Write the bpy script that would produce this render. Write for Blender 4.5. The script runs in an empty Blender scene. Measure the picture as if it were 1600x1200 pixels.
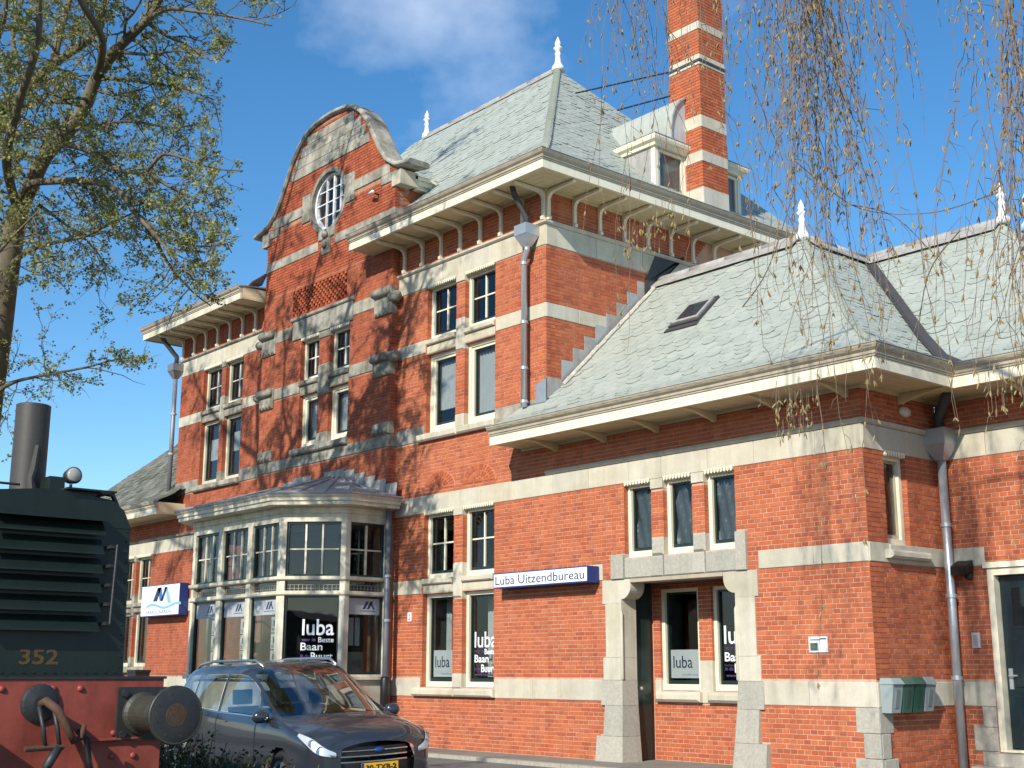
import bpy, bmesh, math, random
import numpy as np
from mathutils import Vector, Matrix
random.seed(7); rng = np.random.default_rng(7)
S = bpy.context.scene
COL = S.collection
# ------------------------------------------------------------------ camera
F_PX, YAW, PITCH, ROLL = 2000.0, math.radians(-49.41), math.radians(12.68), math.radians(0.1)
CAM_Z = 1.285
fwd = Vector((math.sin(YAW)*math.cos(PITCH), math.cos(YAW)*math.cos(PITCH), math.sin(PITCH)))
rgt = Vector((math.cos(YAW), -math.sin(YAW), 0)); upv = rgt.cross(fwd)
CAMR = rgt*math.cos(ROLL)+upv*math.sin(ROLL); CAMU = -rgt*math.sin(ROLL)+upv*math.cos(ROLL)
cd = bpy.data.cameras.new('camera'); cam = bpy.data.objects.new('camera', cd); COL.objects.link(cam)
cd.sensor_fit = 'HORIZONTAL'; cd.sensor_width = 36; cd.lens = F_PX/1600*36; cd.clip_start = .1; cd.clip_end = 6000
M = Matrix(((CAMR.x, CAMU.x, -fwd.x, 0), (CAMR.y, CAMU.y, -fwd.y, 0), (CAMR.z, CAMU.z, -fwd.z, CAM_Z), (0, 0, 0, 1)))
cam.matrix_world = M
S.camera = cam
def project(p):
    q = Vector(p)-Vector((0, 0, CAM_Z)); d = q.dot(fwd)
    if d < .2: return None
    return 800+F_PX*q.dot(CAMR)/d, 600-F_PX*q.dot(CAMU)/d, d
def at(px, py, depth):
    return Vector((0, 0, CAM_Z))+(fwd+CAMR*((px-800)/F_PX)-CAMU*((py-600)/F_PX))*depth
# ------------------------------------------------------------------ light
CLOUD = (1.222, .693, .015)
SUN = Vector((.43, -1.0, .665)).normalized()
EL = math.asin(SUN.z); AZ = math.atan2(SUN.x, SUN.y)
W = bpy.data.worlds.new('World'); S.world = W; W.use_nodes = True
wn = W.node_tree; wn.nodes.clear()
def wnode(t, **k):
    n = wn.nodes.new(t)
    for a, b in k.items(): setattr(n, a, b)
    return n
sky = wnode('ShaderNodeTexSky', sky_type='NISHITA', sun_disc=False, sun_elevation=EL, sun_rotation=AZ, altitude=0, air_density=1.0, dust_density=0.25, ozone_density=3.5)
tc = wnode('ShaderNodeTexCoord'); mp = wnode('ShaderNodeMapping'); mp.inputs['Scale'].default_value = (1, 1, 1.5); mp.inputs['Location'].default_value = CLOUD
nz = wnode('ShaderNodeTexNoise'); nz.inputs['Scale'].default_value = 2.6; nz.inputs['Detail'].default_value = 7; nz.inputs['Roughness'].default_value = .55
cr = wnode('ShaderNodeValToRGB'); cr.color_ramp.elements[0].position = .55; cr.color_ramp.elements[1].position = .84
cr.color_ramp.elements[1].color = (.6, .6, .6, 1)
mx = wnode('ShaderNodeMix', data_type='RGBA'); mx.inputs[7].default_value = (9.0, 9.4, 10.0, 1)
bg = wnode('ShaderNodeBackground'); bg.inputs[1].default_value = 0.13
wo = wnode('ShaderNodeOutputWorld')
L = wn.links.new
L(tc.outputs['Generated'], mp.inputs['Vector']); L(mp.outputs[0], nz.inputs['Vector']); L(nz.outputs['Fac'], cr.inputs[0])
hs = wnode('ShaderNodeHueSaturation'); hs.inputs['Saturation'].default_value = 1.24; hs.inputs['Value'].default_value = 1.03; hs.inputs['Hue'].default_value = .497
L(sky.outputs[0], hs.inputs['Color'])
L(cr.outputs[0], mx.inputs[0]); L(hs.outputs[0], mx.inputs[6]); L(mx.outputs[2], bg.inputs[0]); L(bg.outputs[0], wo.inputs[0])
sd = bpy.data.lights.new('sun', 'SUN'); sd.energy = 4.6; sd.angle = math.radians(.53); sd.color = (1, .93, .82)
so = bpy.data.objects.new('sun', sd); COL.objects.link(so); so.rotation_euler = SUN.to_track_quat('Z', 'Y').to_euler(); so.location = (10, -30, 40)
S.view_settings.view_transform = 'Standard'; S.view_settings.look = 'None'; S.view_settings.exposure = .35; S.view_settings.gamma = 1
S.render.engine = 'CYCLES'
S.cycles.max_bounces = 7; S.cycles.transparent_max_bounces = 16; S.cycles.caustics_reflective = False; S.cycles.caustics_refractive = False
# ------------------------------------------------------------------ materials
MATS = {}
def mat(name, base, rough=.7, vary=0.0, scale=8.0, bump=0.0, metal=0.0, spec=None, rnd=None, streak=0.0, dirt=None, coat=0.0, dscale=.9, dlo=.45, dhi=.7):
    """Procedural surface: base colour with fine noise, optional per-piece tint (rnd), vertical streaks and dirt patches."""
    if name in MATS: return MATS[name]
    m = bpy.data.materials.new(name); m.use_nodes = True; MATS[name] = m
    nt = m.node_tree; N = nt.nodes; b = N['Principled BSDF']; lk = nt.links.new
    b.inputs['Roughness'].default_value = rough; b.inputs['Metallic'].default_value = metal
    if spec is not None: b.inputs['Specular IOR Level'].default_value = spec
    if coat: b.inputs['Coat Weight'].default_value = coat; b.inputs['Coat Roughness'].default_value = .05
    col = N.new('ShaderNodeRGB'); col.outputs[0].default_value = (*base, 1); out = col.outputs[0]
    g = N.new('ShaderNodeNewGeometry'); pos = g.outputs['Position']
    if rnd:
        at_ = N.new('ShaderNodeAttribute'); at_.attribute_name = 'rnd'
        oi = N.new('ShaderNodeObjectInfo'); ad = N.new('ShaderNodeMath'); ad.operation = 'ADD'; fr = N.new('ShaderNodeMath'); fr.operation = 'FRACT'
        lk(at_.outputs['Fac'], ad.inputs[0]); lk(oi.outputs['Random'], ad.inputs[1]); lk(ad.outputs[0], fr.inputs[0])
        rp = N.new('ShaderNodeValToRGB'); els = rp.color_ramp.elements
        els[0].position = 0; els[0].color = (*rnd[0], 1); els[1].position = 1; els[1].color = (*rnd[-1], 1)
        for i, c in enumerate(rnd[1:-1]):
            e = els.new((i+1)/(len(rnd)-1)); e.color = (*c, 1)
        lk(fr.outputs[0], rp.inputs[0]); out = rp.outputs[0]
    def noise(sc, det=5, stretch=None, ro=.6):
        n = N.new('ShaderNodeTexNoise'); n.inputs['Scale'].default_value = sc; n.inputs['Detail'].default_value = det; n.inputs['Roughness'].default_value = ro
        if stretch:
            mpn = N.new('ShaderNodeMapping'); mpn.inputs['Scale'].default_value = stretch; lk(pos, mpn.inputs[0]); lk(mpn.outputs[0], n.inputs['Vector'])
        else: lk(pos, n.inputs['Vector'])
        return n.outputs['Fac']
    def mulmix(out, fac_sock, lo, hi, dark):
        mr = N.new('ShaderNodeMapRange'); mr.inputs[1].default_value = lo; mr.inputs[2].default_value = hi
        lk(fac_sock, mr.inputs[0]); mi = N.new('ShaderNodeMix'); mi.data_type = 'RGBA'; mi.blend_type = 'MULTIPLY'
        lk(mr.outputs[0], mi.inputs[0]); lk(out, mi.inputs[6]); mi.inputs[7].default_value = (*dark, 1)
        return mi.outputs[2]
    if vary:
        out = mulmix(out, noise(scale), .3, .7, (1-vary,)*3)
        out = mulmix(out, noise(scale*7, 3), .35, .75, (1-vary*.6,)*3)
    if streak: out = mulmix(out, noise(1.0, 4, (6, 6, .55)), .45, .72, (1-streak, 1-streak, 1-streak*.95))
    if dirt: out = mulmix(out, noise(dscale, 6), dlo, dhi, dirt)
    lk(out, b.inputs['Base Color'])
    if bump:
        bp = N.new('ShaderNodeBump'); bp.inputs['Strength'].default_value = bump; bp.inputs['Distance'].default_value = .01
        lk(noise(scale*5, 4), bp.inputs['Height']); lk(bp.outputs[0], b.inputs['Normal'])
    return m
BR = [(.50, .122, .046), (.56, .152, .058), (.46, .108, .042), (.59, .172, .068), (.53, .136, .052), (.40, .095, .042), (.54, .145, .06)]
m_brick = mat('brick', (.5, .1, .04), .85, .18, 14, .25, rnd=BR, streak=.10, dirt=(.92, .89, .87), dscale=.7)
m_mortar = mat('mortar', (.68, .42, .30), .95, .2, 10, .3, streak=.25)
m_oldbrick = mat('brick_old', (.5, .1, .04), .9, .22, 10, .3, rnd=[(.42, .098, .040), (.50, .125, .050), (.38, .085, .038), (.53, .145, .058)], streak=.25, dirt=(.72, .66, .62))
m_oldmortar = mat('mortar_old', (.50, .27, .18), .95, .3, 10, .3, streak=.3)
m_stone = mat('sandstone', (.56, .52, .40), .85, .13, 6, .2, rnd=[(.60, .565, .46), (.64, .595, .48), (.56, .535, .44), (.62, .57, .44), (.59, .57, .48)], streak=.16, dirt=(.85, .83, .77), dscale=1.4)
m_granite = mat('greystone', (.48, .46, .39), .9, .28, 26, .35, rnd=[(.47, .45, .38), (.53, .50, .42), (.43, .42, .36)], streak=.12)
m_oldstone = mat('weathered_stone', (.46, .44, .36), .9, .25, 7, .35, rnd=[(.44, .42, .34), (.50, .47, .38), (.39, .38, .32)], streak=.35, dirt=(.42, .41, .38), dscale=2.2, dlo=.42, dhi=.66)
m_cream = mat('cream_paint', (.83, .78, .60), .45, .07, 5, .05, streak=.12)
m_oldcream = mat('weathered_cream_paint', (.74, .70, .55), .55, .12, 7, .08, streak=.3, dirt=(.72, .70, .64), dscale=3)
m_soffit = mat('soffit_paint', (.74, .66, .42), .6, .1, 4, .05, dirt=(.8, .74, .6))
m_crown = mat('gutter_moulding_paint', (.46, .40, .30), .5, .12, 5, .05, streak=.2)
m_slate = mat('slate', (.38, .415, .37), .6, .07, 6, .1, rnd=[(.365, .405, .36), (.39, .425, .38), (.355, .395, .35), (.41, .44, .39), (.38, .415, .365), (.395, .425, .385)], streak=.12, dirt=(.90, .90, .86), dscale=.8, dlo=.5, dhi=.75)
m_slatebed = mat('slate_bedding', (.16, .18, .165), .9, .2, 5)
m_moss = mat('mossy_slate', (.2, .2, .16), .8, .35, 5, .3, rnd=[(.17, .18, .15), (.24, .245, .21), (.12, .13, .10), (.27, .27, .22)], dirt=(.55, .55, .42), dscale=2)
m_lead = mat('lead', (.43, .42, .395), .68, .28, 5, .25, metal=.0, streak=.25)
m_darklead = mat('dark_lead', (.06, .06, .06), .6, .2, 4, .2)
m_zinc = mat('zinc', (.52, .56, .60), .38, .12, 4, .04, metal=.6, streak=.1)
m_white = mat('white_paint', (.82, .84, .86), .4, .05, 6)
m_darkgreen = mat('dark_green_paint', (.012, .030, .028), .3, .1, 5)
m_door = mat('door_paint', (.010, .022, .028), .25, .1, 5)
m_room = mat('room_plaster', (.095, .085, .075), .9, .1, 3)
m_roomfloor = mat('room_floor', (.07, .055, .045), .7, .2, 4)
m_curtain = mat('net_curtain', (.62, .62, .62), .9, .12, 9)
m_sheet = mat('black_plastic_sheet', (.12, .13, .14), .35, .3, 3, .8)
m_asphalt = mat('asphalt', (.17, .165, .155), .95, .25, 3, .3, dirt=(.8, .8, .78))
m_paving = mat('paving', (.27, .25, .215), .95, .25, 5, .35, dirt=(.75, .75, .7))
m_blue = mat('sign_blue', (.012, .045, .20), .35, .05, 4)
m_navy = mat('lettering_navy', (.02, .035, .10), .4)
m_signwhite = mat('sign_white', (.80, .83, .86), .3, .04, 4)
m_lightblue = mat('sign_light_blue', (.22, .45, .72), .4)
m_purple = mat('lettering_purple', (.12, .06, .22), .4)
m_paper = mat('paper', (.78, .79, .80), .7, .08, 12)
m_black = mat('black_plastic', (.012, .012, .013), .4, .1, 6)
m_bark = mat('bark', (.20, .165, .115), .95, .35, 9, .6, dirt=(.7, .75, .55))
m_twig = mat('birch_twig', (.17, .125, .09), .9, .2, 9)
m_catkin = mat('birch_catkin', (.30, .19, .07), .9, .3, 20, rnd=[(.34, .24, .11), (.44, .34, .16), (.26, .18, .09), (.40, .34, .15)])
def leafmat(name, cols):
    m = mat(name, cols[0], .6, .1, 3, rnd=cols)
    nt = m.node_tree; b = nt.nodes['Principled BSDF']; o = nt.nodes['Material Output']
    tr = nt.nodes.new('ShaderNodeBsdfTranslucent'); mi = nt.nodes.new('ShaderNodeMixShader'); mi.inputs[0].default_value = .4
    src = b.inputs['Base Color'].links[0].from_socket
    nt.links.new(src, tr.inputs[0]); nt.links.new(b.outputs[0], mi.inputs[1]); nt.links.new(tr.outputs[0], mi.inputs[2]); nt.links.new(mi.outputs[0], o.inputs[0])
    return m
m_leaf = leafmat('young_leaf', [(.28, .31, .085), (.38, .40, .11), (.21, .25, .075), (.44, .40, .12), (.32, .35, .10), (.18, .22, .07)])
m_shrub = leafmat('evergreen_leaf', [(.020, .045, .014), (.035, .075, .020), (.016, .035, .012), (.05, .10, .026)])
def glassmat(name, tint, base=.0):
    m = bpy.data.materials.new(name); m.use_nodes = True; nt = m.node_tree; nt.nodes.clear(); MATS[name] = m
    o = nt.nodes.new('ShaderNodeOutputMaterial'); t = nt.nodes.new('ShaderNodeBsdfTransparent'); t.inputs[0].default_value = (*tint, 1)
    g = nt.nodes.new('ShaderNodeBsdfGlossy'); g.inputs['Roughness'].default_value = .015; g.inputs[0].default_value = (.95, .97, 1, 1)
    lw = nt.nodes.new('ShaderNodeLayerWeight'); lw.inputs['Blend'].default_value = .5
    fz = nt.nodes.new('ShaderNodeMath'); fz.operation = 'POWER'; fz.inputs[1].default_value = 4.2; nt.links.new(lw.outputs['Facing'], fz.inputs[0])
    gm = nt.nodes.new('ShaderNodeNewGeometry'); n = nt.nodes.new('ShaderNodeTexNoise'); n.inputs['Scale'].default_value = 1.6
    bp = nt.nodes.new('ShaderNodeBump'); bp.inputs['Strength'].default_value = .05; bp.inputs['Distance'].default_value = .05
    nt.links.new(gm.outputs['Position'], n.inputs['Vector']); nt.links.new(n.outputs['Fac'], bp.inputs['Height']); nt.links.new(bp.outputs[0], g.inputs['Normal'])
    ad = nt.nodes.new('ShaderNodeMath'); ad.operation = 'ADD'; ad.inputs[1].default_value = base; nt.links.new(fz.outputs[0], ad.inputs[0])
    mi = nt.nodes.new('ShaderNodeMixShader'); nt.links.new(ad.outputs[0], mi.inputs[0]); nt.links.new(t.outputs[0], mi.inputs[1]); nt.links.new(g.outputs[0], mi.inputs[2]); nt.links.new(mi.outputs[0], o.inputs[0])
    return m
m_glass = glassmat('window_glass', (.80, .83, .83), .03)
m_carglass = glassmat('car_glass', (.40, .47, .50), .20)
m_lens = glassmat('headlight_lens', (.95, .97, .98), .04)
# ------------------------------------------------------------------ mesh helpers
class MB:
    def __init__(s): s.v = []; s.f = []; s.m = []; s.r = []
    def add(s, vs, fs, mi=0, rnd=0.0):
        o = len(s.v); s.v.extend([tuple(p) for p in vs])
        for f in fs: s.f.append(tuple(i+o for i in f)); s.m.append(mi); s.r.append(rnd)
        return s
    def hexa(s, P, mi=0, rnd=0.0, faces=None):
        """P: 8 corners, index = i + 2j + 4k"""
        a = Vector(P[1])-Vector(P[0]); b = Vector(P[2])-Vector(P[0]); c = Vector(P[4])-Vector(P[0])
        F = [(0, 2, 3, 1), (4, 5, 7, 6), (0, 1, 5, 4), (2, 6, 7, 3), (0, 4, 6, 2), (1, 3, 7, 5)]
        if faces is not None: F = [F[i] for i in faces]
        if a.cross(b).dot(c) < 0: F = [f[::-1] for f in F]
        return s.add(P, F, mi, rnd)
    def box(s, x0, x1, y0, y1, z0, z1, mi=0, rnd=0.0):
        return s.hexa([(x, y, z) for z in (z0, z1) for y in (y0, y1) for x in (x0, x1)], mi, rnd)
    def prism(s, poly, A, mi=0, rnd=0.0):
        """poly: 3-D points of a planar polygon; A: extrusion vector"""
        n = len(poly); A = Vector(A); P = [Vector(p) for p in poly]
        nr = Vector((0, 0, 0))
        for i in range(n): nr += P[i].cross(P[(i+1) % n])
        fs = [tuple(range(n))[::-1], tuple(range(n, 2*n))]+[(i, (i+1) % n, n+(i+1) % n, n+i) for i in range(n)]
        if nr.dot(A) < 0: fs = [f[::-1] for f in fs]
        return s.add([*P, *[p+A for p in P]], fs, mi, rnd)
    def tube(s, pts, rad, n=6, mi=0, rnd=0.0, cap=True):
        pts = [Vector(p) for p in pts]
        if not isinstance(rad, (list, tuple)): rad = [rad]*len(pts)
        o = len(s.v); ref = None
        for i, p in enumerate(pts):
            t = (pts[min(i+1, len(pts)-1)]-pts[max(i-1, 0)])
            if t.length < 1e-9: t = Vector((0, 0, 1))
            t.normalize()
            if ref is None: ref = t.orthogonal().normalized()
            ref = (ref-t*ref.dot(t))
            if ref.length < 1e-6: ref = t.orthogonal()
            ref.normalize(); b = t.cross(ref)
            for k in range(n):
                a = 2*math.pi*k/n; s.v.append(tuple(p+(ref*math.cos(a)+b*math.sin(a))*rad[i]))
        for i in range(len(pts)-1):
            for k in range(n):
                s.f.append((o+i*n+k, o+i*n+(k+1) % n, o+(i+1)*n+(k+1) % n, o+(i+1)*n+k)); s.m.append(mi); s.r.append(rnd)
        if cap:
            s.f.append(tuple(o+k for k in range(n))[::-1]); s.m.append(mi); s.r.append(rnd)
            e = o+(len(pts)-1)*n; s.f.append(tuple(e+k for k in range(n))); s.m.append(mi); s.r.append(rnd)
        return s
    def lathe(s, c, prof, n=12, axis=(0, 0, 1), mi=0):
        """prof: (radius, height) pairs along axis from centre c"""
        A = Vector(axis).normalized(); c = Vector(c); ref = A.orthogonal().normalized(); b = A.cross(ref); o = len(s.v)
        for r, h in prof:
            for k in range(n):
                a = 2*math.pi*k/n; s.v.append(tuple(c+A*h+(ref*math.cos(a)+b*math.sin(a))*max(r, 1e-4)))
        for i in range(len(prof)-1):
            for k in range(n):
                s.f.append((o+i*n+k, o+i*n+(k+1) % n, o+(i+1)*n+(k+1) % n, o+(i+1)*n+k)); s.m.append(mi); s.r.append(0)
        s.f.append(tuple(o+k for k in range(n))[::-1]); s.m.append(mi); s.r.append(0)
        e = o+(len(prof)-1)*n; s.f.append(tuple(e+k for k in range(n))); s.m.append(mi); s.r.append(0)
        return s
    def mesh(s, name, mats, smooth=False):
        me = bpy.data.meshes.new(name); me.from_pydata(s.v, [], s.f)
        for m in (mats if isinstance(mats, (list, tuple)) else [mats]): me.materials.append(m)
        n = len(s.f)
        me.polygons.foreach_set('material_index', np.array(s.m, dtype=np.int32))
        me.polygons.foreach_set('use_smooth', np.full(n, smooth, dtype=bool))
        if any(s.r):
            a = me.attributes.new('rnd', 'FLOAT', 'FACE'); a.data.foreach_set('value', np.array(s.r, dtype=np.float32))
        me.update(); return me
    def build(s, name, mats, parent=None, smooth=False, kind=None, label=None, cat=None, group=None):
        return obj(name, s.mesh(name, mats, smooth), parent, kind, label, cat, group)
WORLDSPACE = set()   # things whose parts are written in world coordinates
def obj(name, data, parent=None, kind=None, label=None, cat=None, group=None, loc=None):
    o = bpy.data.objects.new(name, data); COL.objects.link(o)
    if parent is not None:
        o.parent = parent
        if parent.name in WORLDSPACE: o.matrix_parent_inverse = Matrix.Translation(-parent.location)
    if loc is not None: o.location = loc
    return tag(o, label, cat, group, kind)
def tag(o, label=None, cat=None, group=None, kind=None):
    if kind: o['kind'] = kind
    if label: o['label'] = label
    if cat: o['category'] = cat
    if group: o['group'] = group
    return o
def thing(name, label, cat, group=None, loc=(0, 0, 0), local=False):
    """Empty at the thing's base that parents its parts"""
    o = tag(obj(name, None), label, cat, group); o.location = loc
    if not local: WORLDSPACE.add(o.name)
    return o
class Fr:
    """A vertical wall frame: u runs along the wall, n points out of it."""
    def __init__(s, o, u, n): s.o = Vector(o); s.u = Vector(u); s.n = Vector(n)
    def p(s, u, z, d=0): return s.o+s.u*u+s.n*d+Vector((0, 0, z))
def fbox(mb, fr, u0, u1, z0, z1, d0, d1, mi=0, rnd=0.0, faces=None):
    return mb.hexa([fr.p(u, z, d) for d in (d0, d1) for z in (z0, z1) for u in (u0, u1)], mi, rnd, faces)
def chbox(mb, fr, u0, u1, z0, z1, d0, d1, c=.008, mi=0, rnd=0.0):
    """stone block: box with a chamfered outer face"""
    P = [fr.p(u, z, d0) for z, u in ((z0, u0), (z0, u1), (z1, u1), (z1, u0))]+[fr.p(u, z, d1-c) for z, u in ((z0, u0), (z0, u1), (z1, u1), (z1, u0))]+[fr.p(u, z, d1) for z, u in ((z0+c, u0+c), (z0+c, u1-c), (z1-c, u1-c), (z1-c, u0+c))]
    fs = [(8, 9, 10, 11)]
    for i in range(4):
        j = (i+1) % 4; fs += [(i, j, 4+j, 4+i), (4+i, 4+j, 8+j, 8+i)]
    if (fr.u.cross(Vector((0, 0, 1)))).dot(fr.n) < 0: fs = [f[::-1] for f in fs]
    return mb.add(P, fs, mi, rnd)
def sweep(path, prof, closed=False):
    """sweep a (outward, z) profile polygon along a plan polyline; outward = right of travel; mitred corners"""
    mb = MB(); n = len(path); P = [Vector((x, y)) for x, y in path]; offs = []
    for i in range(n):
        ns = []
        for a, b in ((i-1, i), (i, i+1)):
            if a < 0 or b >= n: continue
            t = (P[b]-P[a]).normalized(); ns.append(Vector((t.y, -t.x)))
        offs.append(ns[0] if len(ns) == 1 else (ns[0]+ns[1])/(1+ns[0].dot(ns[1])))
    m = len(prof); vs = []
    for i in range(n):
        for d, z in prof:
            q = P[i]+offs[i]*d; vs.append((q.x, q.y, z))
    fs = []
    for i in range(n-1):
        for j in range(m):
            k = (j+1) % m; fs.append((i*m+j, i*m+k, (i+1)*m+k, (i+1)*m+j))
    fs += [tuple(range(m))[::-1], tuple((n-1)*m+j for j in range(m))]
    ar = sum(prof[j][0]*prof[(j+1) % m][1]-prof[(j+1) % m][0]*prof[j][1] for j in range(m))
    if ar < 0: fs = [f[::-1] for f in fs]
    return mb.add(vs, fs)
def text_mesh(body, size, extrude=.002, bold=0.0, sx=1.0):
    cu = bpy.data.curves.new('t', 'FONT'); cu.body = body; cu.size = size; cu.extrude = extrude; cu.offset = bold; cu.align_x = 'LEFT'; cu.resolution_u = 3
    o = bpy.data.objects.new('t', cu); COL.objects.link(o); bpy.context.view_layer.update()
    me = bpy.data.meshes.new_from_object(o.evaluated_get(bpy.context.evaluated_depsgraph_get()))
    bpy.data.objects.remove(o); bpy.data.curves.remove(cu)
    for v in me.vertices: v.co.x *= sx
    return me
def text_on(name, body, fr, u, z, d, size, m, parent, bold=0.0, width=None, extrude=.002, **kw):
    me = text_mesh(body, size, extrude, bold)
    xs = [v.co.x for v in me.vertices]; x0 = min(xs); w = max(xs)-x0
    k = width/w if width else 1.0
    for v in me.vertices:
        q = fr.p(u+(v.co.x-x0)*k, z+v.co.y, d+v.co.z); v.co = q
    if (fr.u.cross(Vector((0, 0, 1)))).dot(fr.n) < 0: me.flip_normals()
    me.materials.clear(); me.materials.append(m); me.name = name
    return obj(name, me, parent, **kw)
def rects_minus(u0, u1, cuts):
    segs = [(u0, u1)]
    for a, b in cuts:
        nx = []
        for s, e in segs:
            if b <= s or a >= e: nx.append((s, e)); continue
            if a > s: nx.append((s, a))
            if b < e: nx.append((b, e))
        segs = nx
    return segs
# ------------------------------------------------------------------ brick and slate bookkeeping
BRICKS = []      # (wall object, frame, u0, u1, z0, z1, material)
SLATES = []      # (roof object, corner points, material)
COURSE = .0633; ST = .222; HD = .111; J = .0115
def lay_bricks(wall, fr, u0, u1, z0, z1, excl=(), ulim=None, m=None, d=0.0, skip=None):
    k = int(math.floor(z0/COURSE+1e-6))
    while k*COURSE < z1-.012:
        a = max(k*COURSE+J/2, z0); b = min((k+1)*COURSE-J/2, z1)
        if b-a > .018:
            mid = (a+b)/2; lo, hi = (u0, u1)
            if ulim: lo, hi = ulim(mid)
            cuts = [(r[0], r[1]) for r in excl if min(b, r[3])-max(a, r[2]) > .4*(b-a)]
            for s, e in rects_minus(lo, hi, cuts):
                step = HD if k % 2 == 0 else ST
                ph = {0: 0, 1: HD*.5, 2: 0, 3: HD*.5+HD}[k % 4]
                i = math.floor((s-ph)/step); cutp = [s]
                while ph+i*step < e:
                    x = ph+i*step
                    if s+.045 < x < e-.045: cutp.append(x)
                    i += 1
                cutp.append(e)
                for q0, q1 in zip(cutp, cutp[1:]):
                    x0 = q0+(J/2 if q0 > s else 0); x1 = q1-(J/2 if q1 < e else 0)
                    if x1-x0 > .006 and not (skip and skip((x0+x1)/2, mid)): BRICKS.append((wall, fr, x0, x1, a, b, m or m_brick, d))
        k += 1
def wall_mesh(fr, u0, u1, z0, z1, holes=(), thick=.32, d=-.006, depth_reveal=None, grow=.006):
    """mortar body with real openings"""
    mb = MB(); H = [(a-grow, b+grow, c-grow, e+grow) for a, b, c, e in holes]
    us = sorted({u0, u1, *[x for h in H for x in h[:2] if u0 < x < u1]}); zs = sorted({z0, z1, *[x for h in H for x in h[2:] if z0 < x < z1]})
    def solid(i, j):
        if i < 0 or j < 0 or i >= len(us)-1 or j >= len(zs)-1: return False
        uc = (us[i]+us[i+1])/2; zc = (zs[j]+zs[j+1])/2
        return not any(h[0] < uc < h[1] and h[2] < zc < h[3] for h in H)
    flip = (fr.u.cross(Vector((0, 0, 1)))).dot(fr.n) < 0
    def q(*P): mb.add(P, [(3, 2, 1, 0) if flip else (0, 1, 2, 3)])
    for i in range(len(us)-1):
        for j in range(len(zs)-1):
            if not solid(i, j): continue
            a, b, c, e = us[i], us[i+1], zs[j], zs[j+1]; f, g = d, d-thick
            q(fr.p(a, c, f), fr.p(b, c, f), fr.p(b, e, f), fr.p(a, e, f))
            q(fr.p(b, c, g), fr.p(a, c, g), fr.p(a, e, g), fr.p(b, e, g))
            if not solid(i-1, j): q(fr.p(a, c, g), fr.p(a, c, f), fr.p(a, e, f), fr.p(a, e, g))
            if not solid(i+1, j): q(fr.p(b, c, f), fr.p(b, c, g), fr.p(b, e, g), fr.p(b, e, f))
            if not solid(i, j-1): q(fr.p(a, c, g), fr.p(b, c, g), fr.p(b, c, f), fr.p(a, c, f))
            if not solid(i, j+1): q(fr.p(a, e, f), fr.p(b, e, f), fr.p(b, e, g), fr.p(a, e, g))
    return mb
def screen_size(pts):
    q = [project(p) for p in pts]
    if any(x is None for x in q): return 0
    cx = sum(x[0] for x in q)/len(q); cy = sum(x[1] for x in q)/len(q)
    if not (5 < cx < 1595 and 5 < cy < 1195): return 0
    return (max(x[0] for x in q)-min(x[0] for x in q))*(max(x[1] for x in q)-min(x[1] for x in q))
def finish_bricks():
    def full(b): return abs((b[3]-b[2])-(ST-J)) < .001 and abs((b[5]-b[4])-(COURSE-J)) < .001
    sc = sorted(range(len(BRICKS)), key=lambda i: -(screen_size([BRICKS[i][1].p(BRICKS[i][2], BRICKS[i][4]), BRICKS[i][1].p(BRICKS[i][3], BRICKS[i][5])]) if full(BRICKS[i]) and not BRICKS[i][0].get('hid') else -1))
    solo = set(sc[:300]); cache = {}; joined = {}
    for i, (w, fr, a, b, c, e, m, d) in enumerate(BRICKS):
        jit = random.uniform(-.0022, .0022)+d
        if i in solo:
            key = (tuple(fr.u), tuple(fr.n), m.name)
            if key not in cache:
                mb = MB(); f2 = Fr((0, 0, 0), fr.u, fr.n)
                fbox(mb, f2, 0, ST-J, 0, COURSE-J, -.1, 0, 0, .0001, [1, 2, 3, 4, 5]); cache[key] = mb.mesh('brick', m)
            obj('brick', cache[key], w, loc=fr.p(a, c, jit))
        else:
            mb = joined.setdefault((w.name, m.name), (w, m, MB()))[2]
            fbox(mb, fr, a, b, c, e, -.1, jit, 0, random.uniform(.001, .999), [1, 2, 3, 4, 5])
    for w, m, mb in joined.values(): mb.build('brickwork', m, w, kind='stuff')
def finish_slates():
    sc = sorted(range(len(SLATES)), key=lambda i: -screen_size(SLATES[i][1][:4]) if SLATES[i][3] else 0)
    solo = set(sc[:300]); joined = {}
    for i, (w, P, m, ok) in enumerate(SLATES):
        n = len(P)//2
        fs = [tuple(range(n))]+[(j, j+n, (j+1) % n+n, (j+1) % n) for j in range(n)]
        if i in solo:
            mb = MB(); o = Vector(P[0]); mb.add([Vector(p)-o for p in P], fs, 0, random.uniform(.001, .999)); obj('slate', mb.mesh('slate', m), w, loc=o)
        else:
            joined.setdefault((w.name, m.name), (w, m, MB()))[2].add(P, fs, 0, random.uniform(.001, .999))
    for w, m, mb in joined.values(): mb.build('slating', m, w, kind='stuff')
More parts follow.
